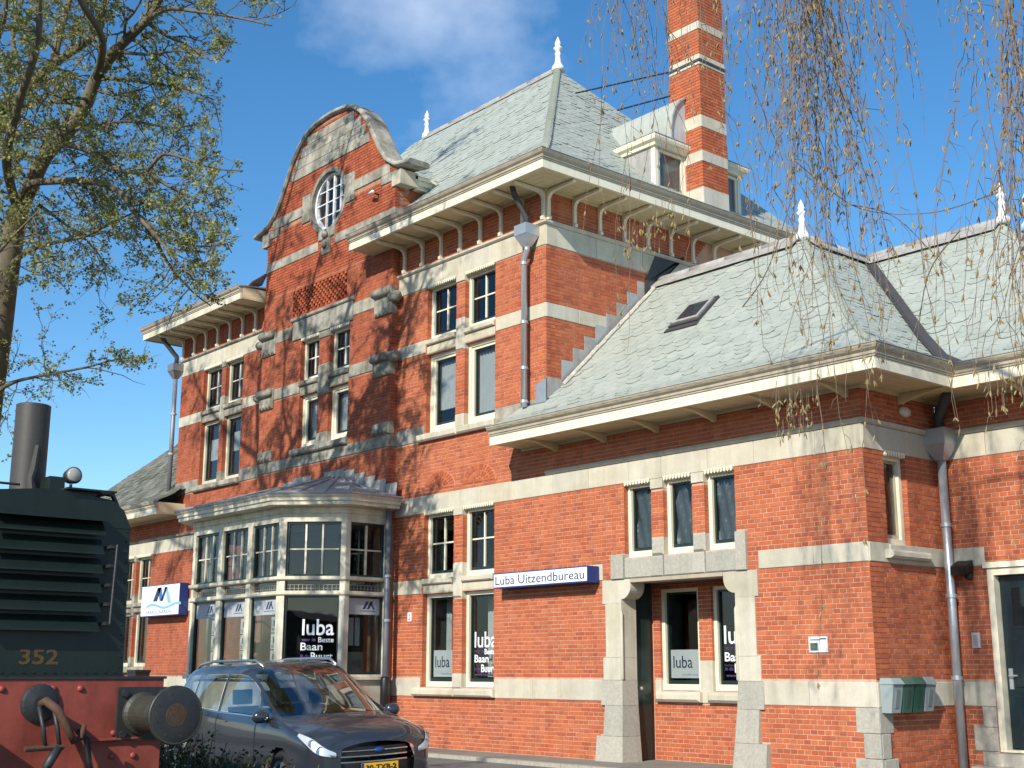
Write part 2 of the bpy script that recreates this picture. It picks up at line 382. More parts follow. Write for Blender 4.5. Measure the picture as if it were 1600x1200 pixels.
# ------------------------------------------------------------------ ground
def sheet(name, pts, m):
    mb = MB(); mb.add(pts, [tuple(range(len(pts)))]); return mb.build(name, m, kind='structure')
mb = MB(); ys = [-900, 10.4, 11.2, 12.3, 13.05, 16.5, 2500]; zs = [-.30, -.30, -.24, -.12, -.045, -.045, -.045]
for i in range(len(ys)-1): mb.add([(-2500, ys[i], zs[i]), (2500, ys[i], zs[i]), (2500, ys[i+1], zs[i+1]), (-2500, ys[i+1], zs[i+1])], [(0, 1, 2, 3)])
mb.build('road', m_asphalt, kind='structure')
pv = MB(); pv.box(-34, -6, 13.06, 16.2, -.2, -.006); pave = pv.build('pavement', m_paving, kind='structure')
slab = MB().box(-.295, .295, -.295, .295, -.01, .006).mesh('paving_slab', m_paving)
for i in range(46):
    for j in range(1): obj('paving_slab', slab, pave, loc=(-33.6+i*.6+.006, 13.36+j*.6, -.002))
slab2 = MB().box(-.47, .47, -.06, .06, -.2, .012).mesh('kerb_stone', m_granite)
for i in range(29): obj('kerb_stone', slab2, pave, loc=(-33.5+i*.95, 13.0, -.012))
# ------------------------------------------------------------------ the station building
BLD = thing('station_building', 'red brick station building with stone bands, curved gable and slate roofs', 'building', loc=(-22.2, 16, 0))
Y0 = 14.0; YG = 13.84; XT0, XT1 = -29.0, -15.45; XA1 = -9.4; YR = 15.77; XR1 = -6.85; XL0 = -35.05; XC = -22.22
F0 = Fr((0, Y0, 0), (1, 0, 0), (0, -1, 0)); FG = Fr((0, YG, 0), (1, 0, 0), (0, -1, 0))
FT = Fr((XT1, 0, 0), (0, 1, 0), (1, 0, 0)); FTL = Fr((XT0, 0, 0), (0, 1, 0), (-1, 0, 0))
FA = Fr((XA1, 0, 0), (0, 1, 0), (1, 0, 0)); FR = Fr((0, YR, 0), (1, 0, 0), (0, -1, 0))
GX0, GX1 = -24.72, -19.74
FGS = Fr((GX1, 0, 0), (0, 1, 0), (1, 0, 0)); FGL = Fr((GX0, 0, 0), (0, 1, 0), (-1, 0, 0))
EXC = {}         # stone and window rectangles per wall, bricks stay clear of them
def ex(fr, *r): EXC.setdefault(id(fr), []).append(r)
OPEN = {}
def hole(fr, *r): OPEN.setdefault(id(fr), []).append(r); ex(fr, *r)
BAND = None
def band_part(name='stone_band'):
    global BAND
    BAND = obj(name, None, BLD); BAND.location = (0, 0, 0)
    BAND.matrix_parent_inverse = Matrix.Translation(-BLD.location)
    return BAND
def stone(fr, u0, u1, z0, z1, d1=.012, m=None, c=.007, d0=-.1, excl=True, name='stone_block', parent=None):
    mb = MB(); chbox(mb, fr, u0+.003, u1-.003, z0+.002, z1-.002, d0, d1, c, 0, random.uniform(.001, .999))
    if excl: ex(fr, u0, u1, z0, z1)
    return mb.build(name, m or m_stone, parent or BAND)
def stone_run(fr, u0, u1, z0, z1, cuts=(), m=None, ln=(.62, 1.15), d1=.012):
    """a course of separate blocks"""
    for s, e in rects_minus(u0, u1, cuts):
        if e-s < .04: continue
        n = max(1, round((e-s)/random.uniform(*ln))); xs = [s+(e-s)*(i+(random.uniform(-.18, .18) if 0 < i < n else 0))/n for i in range(n+1)]
        for i in range(n): stone(fr, xs[i], xs[i+1], z0, z1, d1, m)
def pane_obj(fr, u0, u1, z0, z1, d, parent, m=None):
    mb = MB(); fbox(mb, fr, u0, u1, z0, z1, d-.006, d); return mb.build('pane', m or m_glass, parent)
def ring(mb, fr, u0, u1, z0, z1, w, d0, d1, wb=None):
    wb = wb or w
    fbox(mb, fr, u0, u0+w, z0, z1, d0, d1); fbox(mb, fr, u1-w, u1, z0, z1, d0, d1)
    fbox(mb, fr, u0+w, u1-w, z0, z0+wb, d0, d1); fbox(mb, fr, u0+w, u1-w, z1-w, z1, d0, d1)
def window(fr, u0, u1, z0, z1, style='cross', d=-.10, m=None, sash=True, cut=True, bot=.09, dark=None):
    m = m or m_cream
    if cut: hole(fr, u0, u1, z0, z1)
    mb = MB(); ring(mb, fr, u0, u1, z0, z1, .065, d-.09, d, bot); w = mb.build('window', m, BLD)
    a, b, c, e = u0+.065, u1-.065, z0+bot, z1-.065
    if style == 'deep':
        s2 = MB(); ring(s2, fr, a+.002, b-.002, c+.002, e-.002, .05, d-.08, d-.028); s2.build('inner_frame', m, w); a, b, c, e = a+.052, b-.052, c+.052, e-.052; d -= .02
    if sash:
        s2 = MB(); ring(s2, fr, a+.002, b-.002, c+.002, e-.002, .03, d-.085, d-.045, .055); s2.build('sash', dark or m_darkgreen, w)
        a, b, c, e = a+.032, b-.032, c+.057, e-.032
    dp = d-.065
    if style == 'cross':
        um, zm = (a+b)/2, (c+e)/2+.02
        for k, (q0, q1, r0, r1) in enumerate(((um-.016, um+.016, c, e), (a, um-.017, zm-.013, zm+.013), (um+.017, b, zm-.013, zm+.013))):
            g = MB(); fbox(g, fr, q0, q1, r0, r1, dp-.012, dp+.022+.002*(k == 0)); g.build('glazing_bar', m, w)
        for q0, q1 in ((a, um-.016), (um+.016, b)):
            for r0, r1 in ((c, zm-.013), (zm+.013, e)): pane_obj(fr, q0, q1, r0, r1, dp, w)
    else: pane_obj(fr, a, b, c, e, dp, w)
    return w
def dentils(fr, u0, u1, z, d=.02, h=.042):
    """saw-tooth drip edge carved under a lintel"""
    mb = MB(); n = max(4, round((u1-u0)/.062)); s = (u1-u0)/n
    for i in range(n):
        a = u0+i*s; P = [fr.p(a+s*.12, z+h+.03, -.05), fr.p(a+s*.88, z+h+.03, -.05), fr.p(a+s*.80, z+h*.5, -.05), fr.p(a+s/2, z, -.05), fr.p(a+s*.2, z+h*.5, -.05)]
        mb.prism(P, fr.n*(d+.05))
    fbox(mb, fr, u0, u1, z+.0, z+h+.03, -.085, -.06)
    return mb.build('lintel_trim', m_cream, BLD)
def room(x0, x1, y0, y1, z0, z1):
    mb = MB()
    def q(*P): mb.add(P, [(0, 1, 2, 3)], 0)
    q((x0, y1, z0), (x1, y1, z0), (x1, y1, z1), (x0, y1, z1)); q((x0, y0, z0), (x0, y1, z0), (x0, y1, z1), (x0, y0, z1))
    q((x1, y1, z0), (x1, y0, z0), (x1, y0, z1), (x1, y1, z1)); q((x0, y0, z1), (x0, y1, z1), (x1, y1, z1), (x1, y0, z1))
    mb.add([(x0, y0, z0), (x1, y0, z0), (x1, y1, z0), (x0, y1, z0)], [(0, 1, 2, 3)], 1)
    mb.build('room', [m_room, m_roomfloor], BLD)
def curtain(fr, u0, u1, z0, z1, d=-.26, m=None, amp=.018, name='curtain'):
    mb = MB(); n = max(6, int((u1-u0)/.03)); vs = []
    for i in range(n+1):
        u = u0+(u1-u0)*i/n; o = amp*math.sin(i*1.9+u*7)
        for z in (z0, z1): vs.append(fr.p(u, z, d+o))
    mb.add(vs, [(2*i, 2*i+2, 2*i+3, 2*i+1) for i in range(n)]); return mb.build(name, m or m_curtain, BLD)
# --- stone courses of the front ------------------------------------------------
TW = [(-18.80, -17.92), (-17.66, -16.80)]; LW = [(-27.80, -26.90), (-26.70, -25.86)]; LA = [(-31.86, -31.04), (-30.92, -30.08)]
AW = [(-13.70, -13.14), (-12.89, -12.33), (-12.09, -11.53)]; GW = [(-23.08, -22.36), (-21.94, -21.21)]
band_part()
gap = (GX0, GX1)
for z0, z1, x0, x1, cuts in ((.86, 1.17, XL0, XA1, [gap, (-18.84, -16.78), (-14.18, -11.16), (-31.9, -30.04)]), (2.66, 2.91, XL0, XA1, [gap, (-18.84, -16.78), (-14.18, -11.16), (-31.9, -30.04)])):
    stone_run(F0, x0, x1, z0, z1, cuts)
band_part('frieze'); stone_run(F0, XL0, XA1, 4.11, 4.44, [gap]); stone_run(FA, Y0, YR, 4.11, 4.44); stone_run(FR, XA1, XR1, 4.11, 4.44)
band_part()
for z0, z1 in ((.86, 1.17), (2.66, 2.91)):
    stone_run(FA, Y0, YR, z0, z1); stone_run(FR, XA1, XR1, z0, z1, [(-8.82, -7.5)])
band_part()
stone_run(F0, XT0, XT1, 5.47, 5.76, [gap, (-18.84, -16.78), (-27.84, -25.82)], m_oldstone); stone_run(F0, XT0, XT1, 7.15, 7.40, [gap, (-18.84, -16.78), (-27.84, -25.82)])
stone_run(FT, Y0, 17.6, 7.15, 7.40)
band_part('frieze'); stone_run(F0, XT0, XT1, 8.43, 8.80, [gap]); stone_run(FT, Y0, 19, 8.43, 8.80)
for nm, path, z, m in (('string_course', [(GX1, Y0), (XT1, Y0), (XT1, 20)], 8.80, m_stone), ('string_course', [(XT0, 20), (XT0, Y0), (GX0, Y0)], 8.80, m_oldstone), ('string_course', [(XT1, Y0), (XA1, Y0), (XA1, YR), (XR1, YR)], 4.44, m_stone), ('string_course', [(XL0, 18), (XL0, Y0), (XT0+1.2, Y0)], 4.44, m_oldstone)):
    sweep(path, [(-.05, z), (.03, z), (.06, z+.025), (.06, z+.06), (.02, z+.075), (-.05, z+.075)]).build(nm, m, BLD)
# --- windows of the tower and wings -------------------------------------------
def window_pair(fr, xs, up, lo, styles=('cross', 'plain'), m=None, ms=None, trim=True, sill=True):
    (a, b), (c, e) = xs[0], xs[-1]; ms = ms or m_stone
    for k, (p, q) in enumerate(xs):
        window(fr, p, q, up[0], up[1], styles[0], m=m); window(fr, p, q, lo[0], lo[1], styles[1], m=m)
        if trim: dentils(fr, p+.01, q-.01, up[1]-.03)
        if up[0]-lo[1] > .02: stone(fr, p, q, lo[1]+.015, up[0]-.11, .0, ms); stone(fr, p, q, up[0]-.105, up[0], .055, ms, c=.02)
    for i in range(len(xs)-1):
        p, q = xs[i][1], xs[i+1][0]
        stone(fr, p, q, up[1]-.11, up[1]+.03, .02, ms); stone(fr, p, q, lo[1]-.10, up[0]+.24, .03, ms, c=.03); stone(fr, p, q, lo[0]-.02, lo[0]+.22, .02, ms, c=.02)
    if sill:
        for p, q in ((a-.2, (xs[0][1]+xs[1][0])/2), ((xs[0][1]+xs[1][0])/2, e+.06)): stone(fr, p, q, lo[0]-.16, lo[0]-.02, .10, ms, c=.03, name='window_sill', parent=BLD)
band_part('window_surround'); window_pair(F0, TW, (7.38, 8.42), (5.60, 7.10), ('cross', 'deep'))
band_part('window_surround'); window_pair(F0, TW, (2.92, 4.10), (1.03, 2.65))
band_part('window_surround'); window_pair(F0, LW, (7.38, 8.42), (5.60, 7.10), m=m_oldcream, ms=m_oldstone)
band_part('window_surround'); window_pair(F0, LA, (2.95, 4.10), (1.40, 2.72), m=m_oldcream, ms=m_oldstone)
band_part('window_surround'); window_pair(FG, GW, (7.28, 8.20), (5.86, 6.98), ('cross', 'deep'), m=m_cream, ms=m_oldstone)
for f_, x0, x1, z0, z1 in ((F0, -18.75, -17.97, 6.05, 7.05), (F0, -17.6, -16.85, 5.7, 7.05), (FG, -23.0, -22.4, 5.95, 6.9), (FG, -21.9, -21.3, 5.95, 6.9), (F0, -27.7, -27.0, 6.2, 6.7), (F0, -26.6, -26.0, 6.3, 6.75), (F0, -31.2, -31.06, 1.5, 2.7), (F0, -30.3, -30.1, 1.5, 2.7)):
    curtain(f_, x0, x1, z0, z1)
for a in (-18.72, -18.2, -17.55): curtain(F0, a, a+.16, 1.2, 2.58, d=-.5)
# annex: three small windows over the entrance
band_part('window_surround')
for k, (a, b) in enumerate(AW):
    window(F0, a, b, 2.98, 4.09, 'plain', d=-.09); dentils(F0, a+.01, b-.01, 4.06)
    sm = MB(); nn = 9; vs = []
    for i in range(nn+1):
        for j in range(nn+1):
            vs.append(F0.p(a+.09+(b-a-.18)*i/nn, 3.12+(.86-.28*max(0, math.sin(i*.9+k*2))*(k == 1))*j/nn, -.20+.028*math.sin(i*1.7+j*.8+k)+.012*math.sin(j*2.3+i)))
    sm.add(vs, [(i*(nn+1)+j, (i+1)*(nn+1)+j, (i+1)*(nn+1)+j+1, i*(nn+1)+j+1) for i in range(nn) for j in range(nn)]); sm.build('plastic_sheet', m_sheet, BLD, smooth=True)
for p, q in ((AW[0][1], AW[1][0]), (AW[1][1], AW[2][0])):
    stone(F0, p, q, 3.96, 4.11, .02); stone(F0, p, q, 2.97, 3.24, .03, m_granite, c=.03)
stone(F0, -13.97, -13.70, 2.66, 3.03, .05, m_granite)
for a, b in ((-13.70, -13.14), (-13.14, -12.89), (-12.89, -12.33), (-12.33, -12.09), (-12.09, -11.53)): stone(F0, a, b, 2.66, 2.965, .03 if b-a > .4 else .05, m_granite, c=.015)
stone(F0, -11.53, -11.34, 2.66, 3.20, .05, m_granite)
# annex entrance: quoined piers, curved corbels, recess
PX0, PX1 = -13.78, -11.58
hole(F0, PX0, PX1, -.1, 2.64); ex(F0, PX0-.05, PX1+.05, 2.5, 2.7)
band_part('entrance_pier')
def pier(xin, sgn):
    zs = [-.02, .36, .80, 1.17, 1.50, 2.30]; ws = [.50, .36, .44, .40, .34]; bat = [.10, .06, .02, 0, 0]; btop = [.06, .02, 0, 0, 0]
    for i in range(5):
        a, b = sorted((xin, xin-sgn*ws[i])); mb = MB()
        o0, o1 = bat[i], btop[i]; z0, z1 = zs[i]+.002, zs[i+1]-.002; xi0, xi1 = xin+sgn*o0*.7, xin+sgn*o1*.7; xo = xin-sgn*ws[i]
        P = []
        for z, o, xi in ((z0, o0, xi0), (z1, o1, xi1)):
            for y in (Y0-.016-o, Y0+.30):
                for x in (xo, xi): P.append((x, y, z))
        mb.hexa(P, 0, random.uniform(.001, .999)); mb.build('stone_block', m_granite if i in (0, 1, 2) else m_stone, BAND); ex(F0, a, b, zs[i], zs[i+1])
    # corbel with a quarter-round underside
    xo = xin-sgn*.40; poly = [F0.p(xo, 2.30, .016), F0.p(xo, 2.655, .016), F0.p(xin+sgn*.20, 2.655, .016), F0.p(xin+sgn*.20, 2.57, .016)]
    for k in range(9):
        t = math.pi/2*k/8; poly.append(F0.p(xin+sgn*.20*math.cos(t), 2.56-.20*math.sin(t), .016))
    poly.append(F0.p(xin, 2.30, .016))
    mb = MB(); mb.prism(poly, (0, .30, 0), 0, .4); mb.build('corbel', m_stone, BAND); a, b = sorted((xo, xin)); ex(F0, a, b, 2.30, 2.66)
    mb = MB(); mb.lathe(F0.p(xin-sgn*.004, 1.19, .012), [(.004, -.03), (.026, 0), (.026, .95), (.004, 1.0)], 12); mb.build('bead_moulding', m_stone, BAND, smooth=True)
pier(PX0, 1); pier(PX1, -1)
mb = MB(); fbox(mb, F0, PX0+.2, PX1-.2, 2.60, 2.655, -.30, .03); fbox(mb, F0, PX0, PX1, 2.655, 2.75, -.29, -.012); mb.build('entrance_lintel', m_crown, BLD)
YB = 14.78; FB = Fr((0, YB, 0), (1, 0, 0), (0, -1, 0))
band_part('window_surround')
for a, b in ((-13.74, -12.95), (-12.70, -11.86)):
    window(FB, a, b, 1.02, 2.55, 'plain', d=-.05, dark=m_darkgreen)
    stone(FB, a-.06, b+.05, .85, 1.0, .11, c=.04, name='window_sill', parent=BLD)
stone(FB, -12.95, -12.70, .84, 1.45, .012); stone(FB, -13.86, -13.74, .84, 1.17, .012)
wl = wall_mesh(FB, -14.3, -11.0, -.1, 2.8, OPEN[id(FB)], .2).build('recess_wall', m_mortar, BLD)
lay_bricks(wl, FB, -13.88, -11.4, 0, 2.62, EXC[id(FB)])
mb = MB(); mb.box(-13.98, -13.90, 14.25, 14.80, -.05, 2.66); mb.build('recess_door_frame', mat('door_frame_brown', (.10, .05, .035), .5, .2, 6), BLD)
dr = MB().box(-13.90, -13.855, 14.31, 14.68, 0, 2.62).build('entrance_door', m_darkgreen, BLD); MB().lathe((-13.85, 14.40, 1.05), [(.012, 0), (.012, .05), (.025, .05), (.025, .07)], 8, (1, 0, 0)).build('door_handle', m_zinc, dr)
mb = MB(); mb.box(-14.1, -11.4, 14.0, 14.80, 2.66, 2.72); mb.build('recess_ceiling', m_room, BLD)
mb = MB(); mb.box(-11.5, -11.42, 14.28, 14.80, -.05, 2.66); mb.build('recess_side', m_room, BLD)
# annex side window and right wing door
window(FA, 14.44, 14.96, 2.90, 4.09, 'plain', d=-.08, dark=m_crown); dentils(FA, 14.46, 14.94, 4.06); stone(FA, 14.34, 15.28, 2.715, 2.83, .12, c=.03, name='window_sill', parent=BLD, excl=False); stone(FA, 14.44, 14.96, 2.83, 2.9, .03)
hole(FR, -8.80, -7.55, .30, 2.66)
mb = MB(); ring(mb, FR, -8.80, -7.55, .30, 2.62, .09, -.12, .02, .03); fbox(mb, FR, -8.84, -7.5, 2.625, 2.70, -.1, .05); df = mb.build('door_frame', m_cream, BLD)
FD = Fr((0, YR+.10, 0), (1, 0, 0), (0, -1, 0))
mb = MB(); fbox(mb, FD, -8.70, -7.65, .345, 2.52, -.05, 0); dr = mb.build('door', m_door, BLD)
for u0, u1, z0, z1 in ((-8.58, -8.22, .45, 1.0), (-8.12, -7.77, .45, 1.0), (-8.58, -8.22, 1.1, 1.72), (-8.12, -7.77, 1.1, 1.72)):
    mb = MB(); chbox(mb, FD, u0, u1, z0, z1, -.01, .014, .012); mb.build('door_panel', m_door, dr)
mb = MB(); ring(mb, FD, -8.58, -7.77, 1.84, 2.40, .04, -.01, .012); mb.build('door_light_frame', m_door, dr); pane_obj(FD, -8.54, -7.81, 1.88, 2.36, .006, dr)
mb = MB(); fbox(mb, FD, -8.665, -8.61, 1.08, 1.34, .001, .012); mb.tube([FD.p(-8.64, 1.25, .012), FD.p(-8.64, 1.25, .06), FD.p(-8.52, 1.25, .06)], .011, 6); mb.build('door_handle', m_zinc, dr)
for k, (y, z) in enumerate(((15.28, .14), (15.52, .29))):
    st = MB().box(-8.95+.1*k, -7.3, y, YR-.012, -.02+.16*k, z); st.build('door_step', m_granite, BLD)
# quoins at the annex corner and beside the door
band_part('quoins')
for i, (z0, z1, w) in enumerate(((-.02, .25, .34), (.25, .55, .22), (.55, .86, .33))):
    o = (.05, .03, .012)[i]
    stone(F0, XA1-w, XA1+o, z0, z1, o, m_granite, d0=-.05); stone(FA, Y0-.0, Y0+w*.9, z0, z1, o+.001, m_granite, d0=-.05)
for i, (z0, z1, w) in enumerate(((-.02, .30, .24), (.30, .60, .34), (.60, .86, .2))): stone(FR, -8.82-w, -8.82, z0, z1, .015, m_granite)
# --- gable ---------------------------------------------------------------------
bell = [(-3.05, 11.08), (-2.55, 11.16), (-2.22, 11.36), (-1.97, 11.66), (-1.75, 12.02), (-1.52, 12.42), (-1.25, 12.74), (-.95, 12.95), (-.6, 13.06), (-.25, 13.10), (0, 13.11)]
BELL = bell+[(-a, b) for a, b in bell[-2::-1]]
def bell_half(z, inset=.0):
    if z < 11.0: return 2.49
    for (a, b), (c, e) in zip(bell, bell[1:]):
        if b <= z <= e: t = (z-b)/(e-b+1e-9); return min(2.49, max(.05, -(a+(c-a)*t)-inset))
    return .05
def glim(z): h = bell_half(z+.06, .06); return (XC-h, XC+h)
band_part('gable_stonework')
for z0, z1, cuts in ((5.47, 5.70, []), (7.05, 7.30, [(-23.1, -21.19)]), (8.33, 8.58, [(-23.5, -21.1)]), (10.07, 10.28, [(-22.55, -21.9)]), (11.05, 11.28, [(-23.2, -21.25)])):
    h = min(bell_half(z1)-.06, 2.49); stone_run(FG, XC-h, XC+h, z0, z1, cuts, m_oldstone, (.55, .9), .014)
stone(FG, -23.42, -21.10, 8.24, 8.66, .03, m_oldstone); stone(FG, -23.48, -21.04, 8.66, 8.74, .07, m_oldstone, c=.02)
OC = (XC, 11.14); OR = .66
for k in range(4):       # blocks around the round window
    w, h = (.30, .36)
# stonework filling the head of the gable, in courses that follow the curve
for z0, z1 in ((11.98, 12.22), (12.22, 12.45), (12.45, 12.68), (12.68, 12.88)):
    hh = bell_half(z1+.03, .09)
    inner = .42 if z0 < 12 else 0
    stone_run(FG, XC-hh, XC+hh, z0, z1, [], m_oldstone, (.42, .7), .014)
for sx in (-1, 1):
    for a, b, z0, z1 in ((.70, 1.02, 10.86, 11.5), ):
        u0, u1 = sorted((XC+sx*a, XC+sx*b)); stone(FG, u0, u1, z0, z1, .02, m_oldstone)
    u0, u1 = sorted((XC+sx*2.0, XC+sx*2.49)); stone(FG, u0, u1, 10.86, 11.05, .016, m_oldstone)
    # corner blocks with scrolls on the shafts of the gable
    for z0, z1 in ((8.10, 8.66), (6.88, 7.34), (5.72, 5.96)):
        c = XC+sx*2.20; stone(FG, c-.29, c+.29, z0, z1, .05 if z0 > 6 else .035, m_oldstone, c=.02)
        if z0 > 6:
            mb = MB(); mb.lathe(FG.p(c-.27, z1-.10, .07), [(.09, 0), (.09, .54)], 12, (1, 0, 0)); mb.build('scroll', m_oldstone, BAND, smooth=True)
        mb = MB()
        for i in range(4): mb.lathe(FG.p(c-.2+.13*i, z0+.07, .03), [(.055, 0), (.05, .03), (.02, .045)], 8, (0, -1, 0))
        mb.build('carving', m_oldstone, BAND, smooth=True)
    # side scroll brackets just beyond the shaft
    c = GX1+.02 if sx > 0 else GX0-.02
    for z in (8.42, 7.22): MB().lathe((c, Y0-.16, z), [(.10, -.06), (.10, .16)], 10, (sx, 0, 0)).build('scroll', m_oldstone, BAND, smooth=True)
stone(FG, XC-.32, XC+.32, 10.28, 10.5, .02, m_oldstone); stone(FG, XC-.17, XC+.17, 9.92, 10.28, .04, m_oldstone, c=.02)
mb = MB(); mb.lathe(FG.p(XC, 10.12, .03), [(.08, 0), (.07, .06), (.03, .09)], 10, (0, -1, 0)); mb.lathe(FG.p(XC, 10.34, .02), [(.09, 0), (.07, .07), (.02, .1)], 10, (0, -1, 0)); mb.build('carving', m_oldstone, BAND, smooth=True)
# pierced brick panel
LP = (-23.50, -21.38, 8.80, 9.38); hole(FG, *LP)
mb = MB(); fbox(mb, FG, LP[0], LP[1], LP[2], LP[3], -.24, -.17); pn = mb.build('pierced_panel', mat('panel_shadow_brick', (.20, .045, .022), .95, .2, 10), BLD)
k = 0; z = LP[2]+.004
while z+.05 < LP[3]:
    u = LP[0]+(.0 if k % 2 else .075)
    while u+.07 < LP[1]:
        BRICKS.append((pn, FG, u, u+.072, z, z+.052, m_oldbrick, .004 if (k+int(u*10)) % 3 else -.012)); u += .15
    z += .0633; k += 1
# gable wall body with the round window cut out (polygon with a hole made as two halves)
def gable_body():
    mb = MB(); n = 24
    circ = [(OC[0]+OR*math.cos(math.pi*2*i/n-math.pi/2), OC[1]+OR*math.sin(math.pi*2*i/n-math.pi/2)) for i in range(n+1)]
    R = [(XC+a*.985, b-.05) for a, b in BELL if abs(a) <= 2.6]
    right = [p for p in R if p[0] >= XC-.001]; left = [p for p in R if p[0] <= XC+.001]
    zb = 9.45
    polyR = [(XC, zb), (GX1, zb), (GX1, 11.0)]+right[::-1]+[(XC, OC[1]+OR)]+[circ[i] for i in range(n//2-1, -1, -1)]
    polyL = [(XC, zb)]+[circ[i] for i in range(n, n//2-1, -1)]+[(XC, 13.06)]+left[::-1]+[(GX0, 11.0), (GX0, zb)]
    for P in (polyR, polyL):
        Q = []
        for p in P:
            if not Q or (abs(p[0]-Q[-1][0])+abs(p[1]-Q[-1][1])) > 1e-4: Q.append(p)
        mb.prism([FG.p(u, z, -.012) for u, z in Q], (0, .34, 0))
    return mb
GB = gable_body().build('gable_wall', m_oldmortar, BLD)
def gskip(u, z): return (u-OC[0])**2+(z-OC[1])**2 < (OR+.03)**2
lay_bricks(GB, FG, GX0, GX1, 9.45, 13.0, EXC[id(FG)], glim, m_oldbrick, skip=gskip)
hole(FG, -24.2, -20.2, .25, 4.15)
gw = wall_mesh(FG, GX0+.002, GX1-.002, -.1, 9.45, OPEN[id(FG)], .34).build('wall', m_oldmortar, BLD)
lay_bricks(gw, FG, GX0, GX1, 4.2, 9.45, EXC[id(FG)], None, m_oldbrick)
for fr, sg in ((FGS, 1), (FGL, -1)):
    for z0, z1 in ((5.47, 5.70), (7.05, 7.30), (8.33, 8.58), (10.07, 10.28)): stone(fr, YG-.01, YG+.21, z0, z1, .013, m_oldstone)
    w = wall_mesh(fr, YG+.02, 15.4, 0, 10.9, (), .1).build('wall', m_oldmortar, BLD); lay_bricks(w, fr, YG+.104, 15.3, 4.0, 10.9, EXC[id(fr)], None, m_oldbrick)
# round window: stone ring, frame and bars
def annulus(fr, c, r0, r1, d0, d1, n=32):
    mb = MB(); vs = []
    for i in range(n):
        a = 2*math.pi*i/n
        for r, d in ((r0, d0), (r1, d0), (r1, d1), (r0, d1)): vs.append(fr.p(c[0]+r*math.cos(a), c[1]+r*math.sin(a), d))
    fs = []
    for i in range(n):
        j = (i+1) % n
        for k in range(4): fs.append((4*i+k, 4*i+(k+1) % 4, 4*j+(k+1) % 4, 4*j+k))
    return mb.add(vs, fs)
annulus(FG, OC, OR-.02, OR+.07, -.2, .01).build('window_surround', m_oldstone, BLD)
rw = annulus(FG, OC, OR-.075, OR-.022, -.17, -.08).build('round_window', m_white, BLD)
ri = OR-.075
for u, w in ((OC[0]-.22, .011), (OC[0]+.07, .026), (OC[0]+.33, .011)):
    h = math.sqrt(ri*ri-(u-OC[0])**2); g = MB(); fbox(g, FG, u-w, u+w, OC[1]-h, OC[1]+h, -.15, -.10); g.build('glazing_bar', m_white, rw)
for z in (OC[1]-.28, OC[1]+.02, OC[1]+.30):
    h = math.sqrt(ri*ri-(z-OC[1])**2); g = MB(); fbox(g, FG, OC[0]-h, OC[0]+h, z-.010, z+.010, -.145, -.112); g.build('glazing_bar', m_white, rw)
mb = MB(); mb.add([FG.p(OC[0]+ri*math.cos(2*math.pi*i/32), OC[1]+ri*math.sin(2*math.pi*i/32), -.14) for i in range(32)], [tuple(range(32))]); mb.build('pane', m_glass, rw)
# coping that follows the bell curve
def coping():
    pts = [(XC+a, b) for a, b in BELL]; P = []
    ext = [(pts[0][0]-.0, pts[0][1])]+pts+[pts[-1]]
    n = len(pts); vs = []; fs = []
    for i, (u, z) in enumerate(pts):
        a = Vector(pts[max(0, i-1)]); b = Vector(pts[min(n-1, i+1)]); t = (b-a).normalized(); nn = Vector((-t.y, t.x))
        for off, d in ((-.06, .04), (-.06, -.42), (.03, -.42), (.05, -.36), (.05, .05), (.0, .08), (-.03, .08)):
            vs.append(FG.p(u+nn.x*off, z+nn.y*off, d))
    m = 7
    for i in range(n-1):
        for j in range(m): fs.append((i*m+j, i*m+(j+1) % m, (i+1)*m+(j+1) % m, (i+1)*m+j))
    fs += [tuple(range(m))[::-1], tuple((n-1)*m+j for j in range(m))]
    return MB().add(vs, fs)
coping().build('gable_coping', m_oldstone, BLD, smooth=False)
for sx in (-1, 1):
    u0, u1 = sorted((XC+sx*2.40, XC+sx*2.70)); mb = MB(); fbox(mb, FG, u0, u1, 10.72, 11.02, -.4, .03); mb.build('kneeler', m_stone if sx > 0 else m_oldstone, BLD)
# --- main walls ------------------------------------------------------------------
def do_wall(fr, u0, u1, z0, z1, m=None, mm=None, skip=None, hid=False, brick=True, top=None, e0=0, e1=0):
    w = wall_mesh(fr, u0+e0, u1-e1, z0, z1, OPEN.get(id(fr), ()), .30).build('wall', mm or m_mortar, BLD)
    if hid: w['hid'] = 1
    if brick: lay_bricks(w, fr, u0, u1, max(z0, -.02), top or z1, EXC.get(id(fr), ()), None, m, skip=skip)
    return w
do_wall(F0, XT1, XA1, -.1, 4.95, e0=-.010, e1=.010)
do_wall(F0, GX1, XT1, -.1, 9.45, e1=.010)
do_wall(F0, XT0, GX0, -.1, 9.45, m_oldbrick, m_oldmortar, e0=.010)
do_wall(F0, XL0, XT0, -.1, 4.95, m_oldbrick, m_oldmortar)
lay_bricks(do_wall(FA, Y0+.301, YR, -.1, 4.95, brick=False), FA, Y0+.108, YR-.001, 0, 4.95, EXC[id(FA)])
do_wall(FR, XA1, XR1, -.1, 4.95)
def aroof(y): v = y-13.2; return 5.2+(.52*v if v < .5 else .26+.817*(v-.5) if v < 1.1 else .75+.94*(v-1.1))
lay_bricks(do_wall(FT, Y0+.301, 22.0, 3.0, 9.45, brick=False), FT, Y0+.108, 19.4, 5.4, 9.45, EXC[id(FT)], skip=lambda u, z: z < aroof(u)-.25)
lay_bricks(do_wall(FTL, Y0+.301, 22.0, 3.0, 9.45, m_oldbrick, m_oldmortar, brick=False), FTL, Y0+.108, 15.5, 5.4, 9.45, (), m=m_oldbrick)
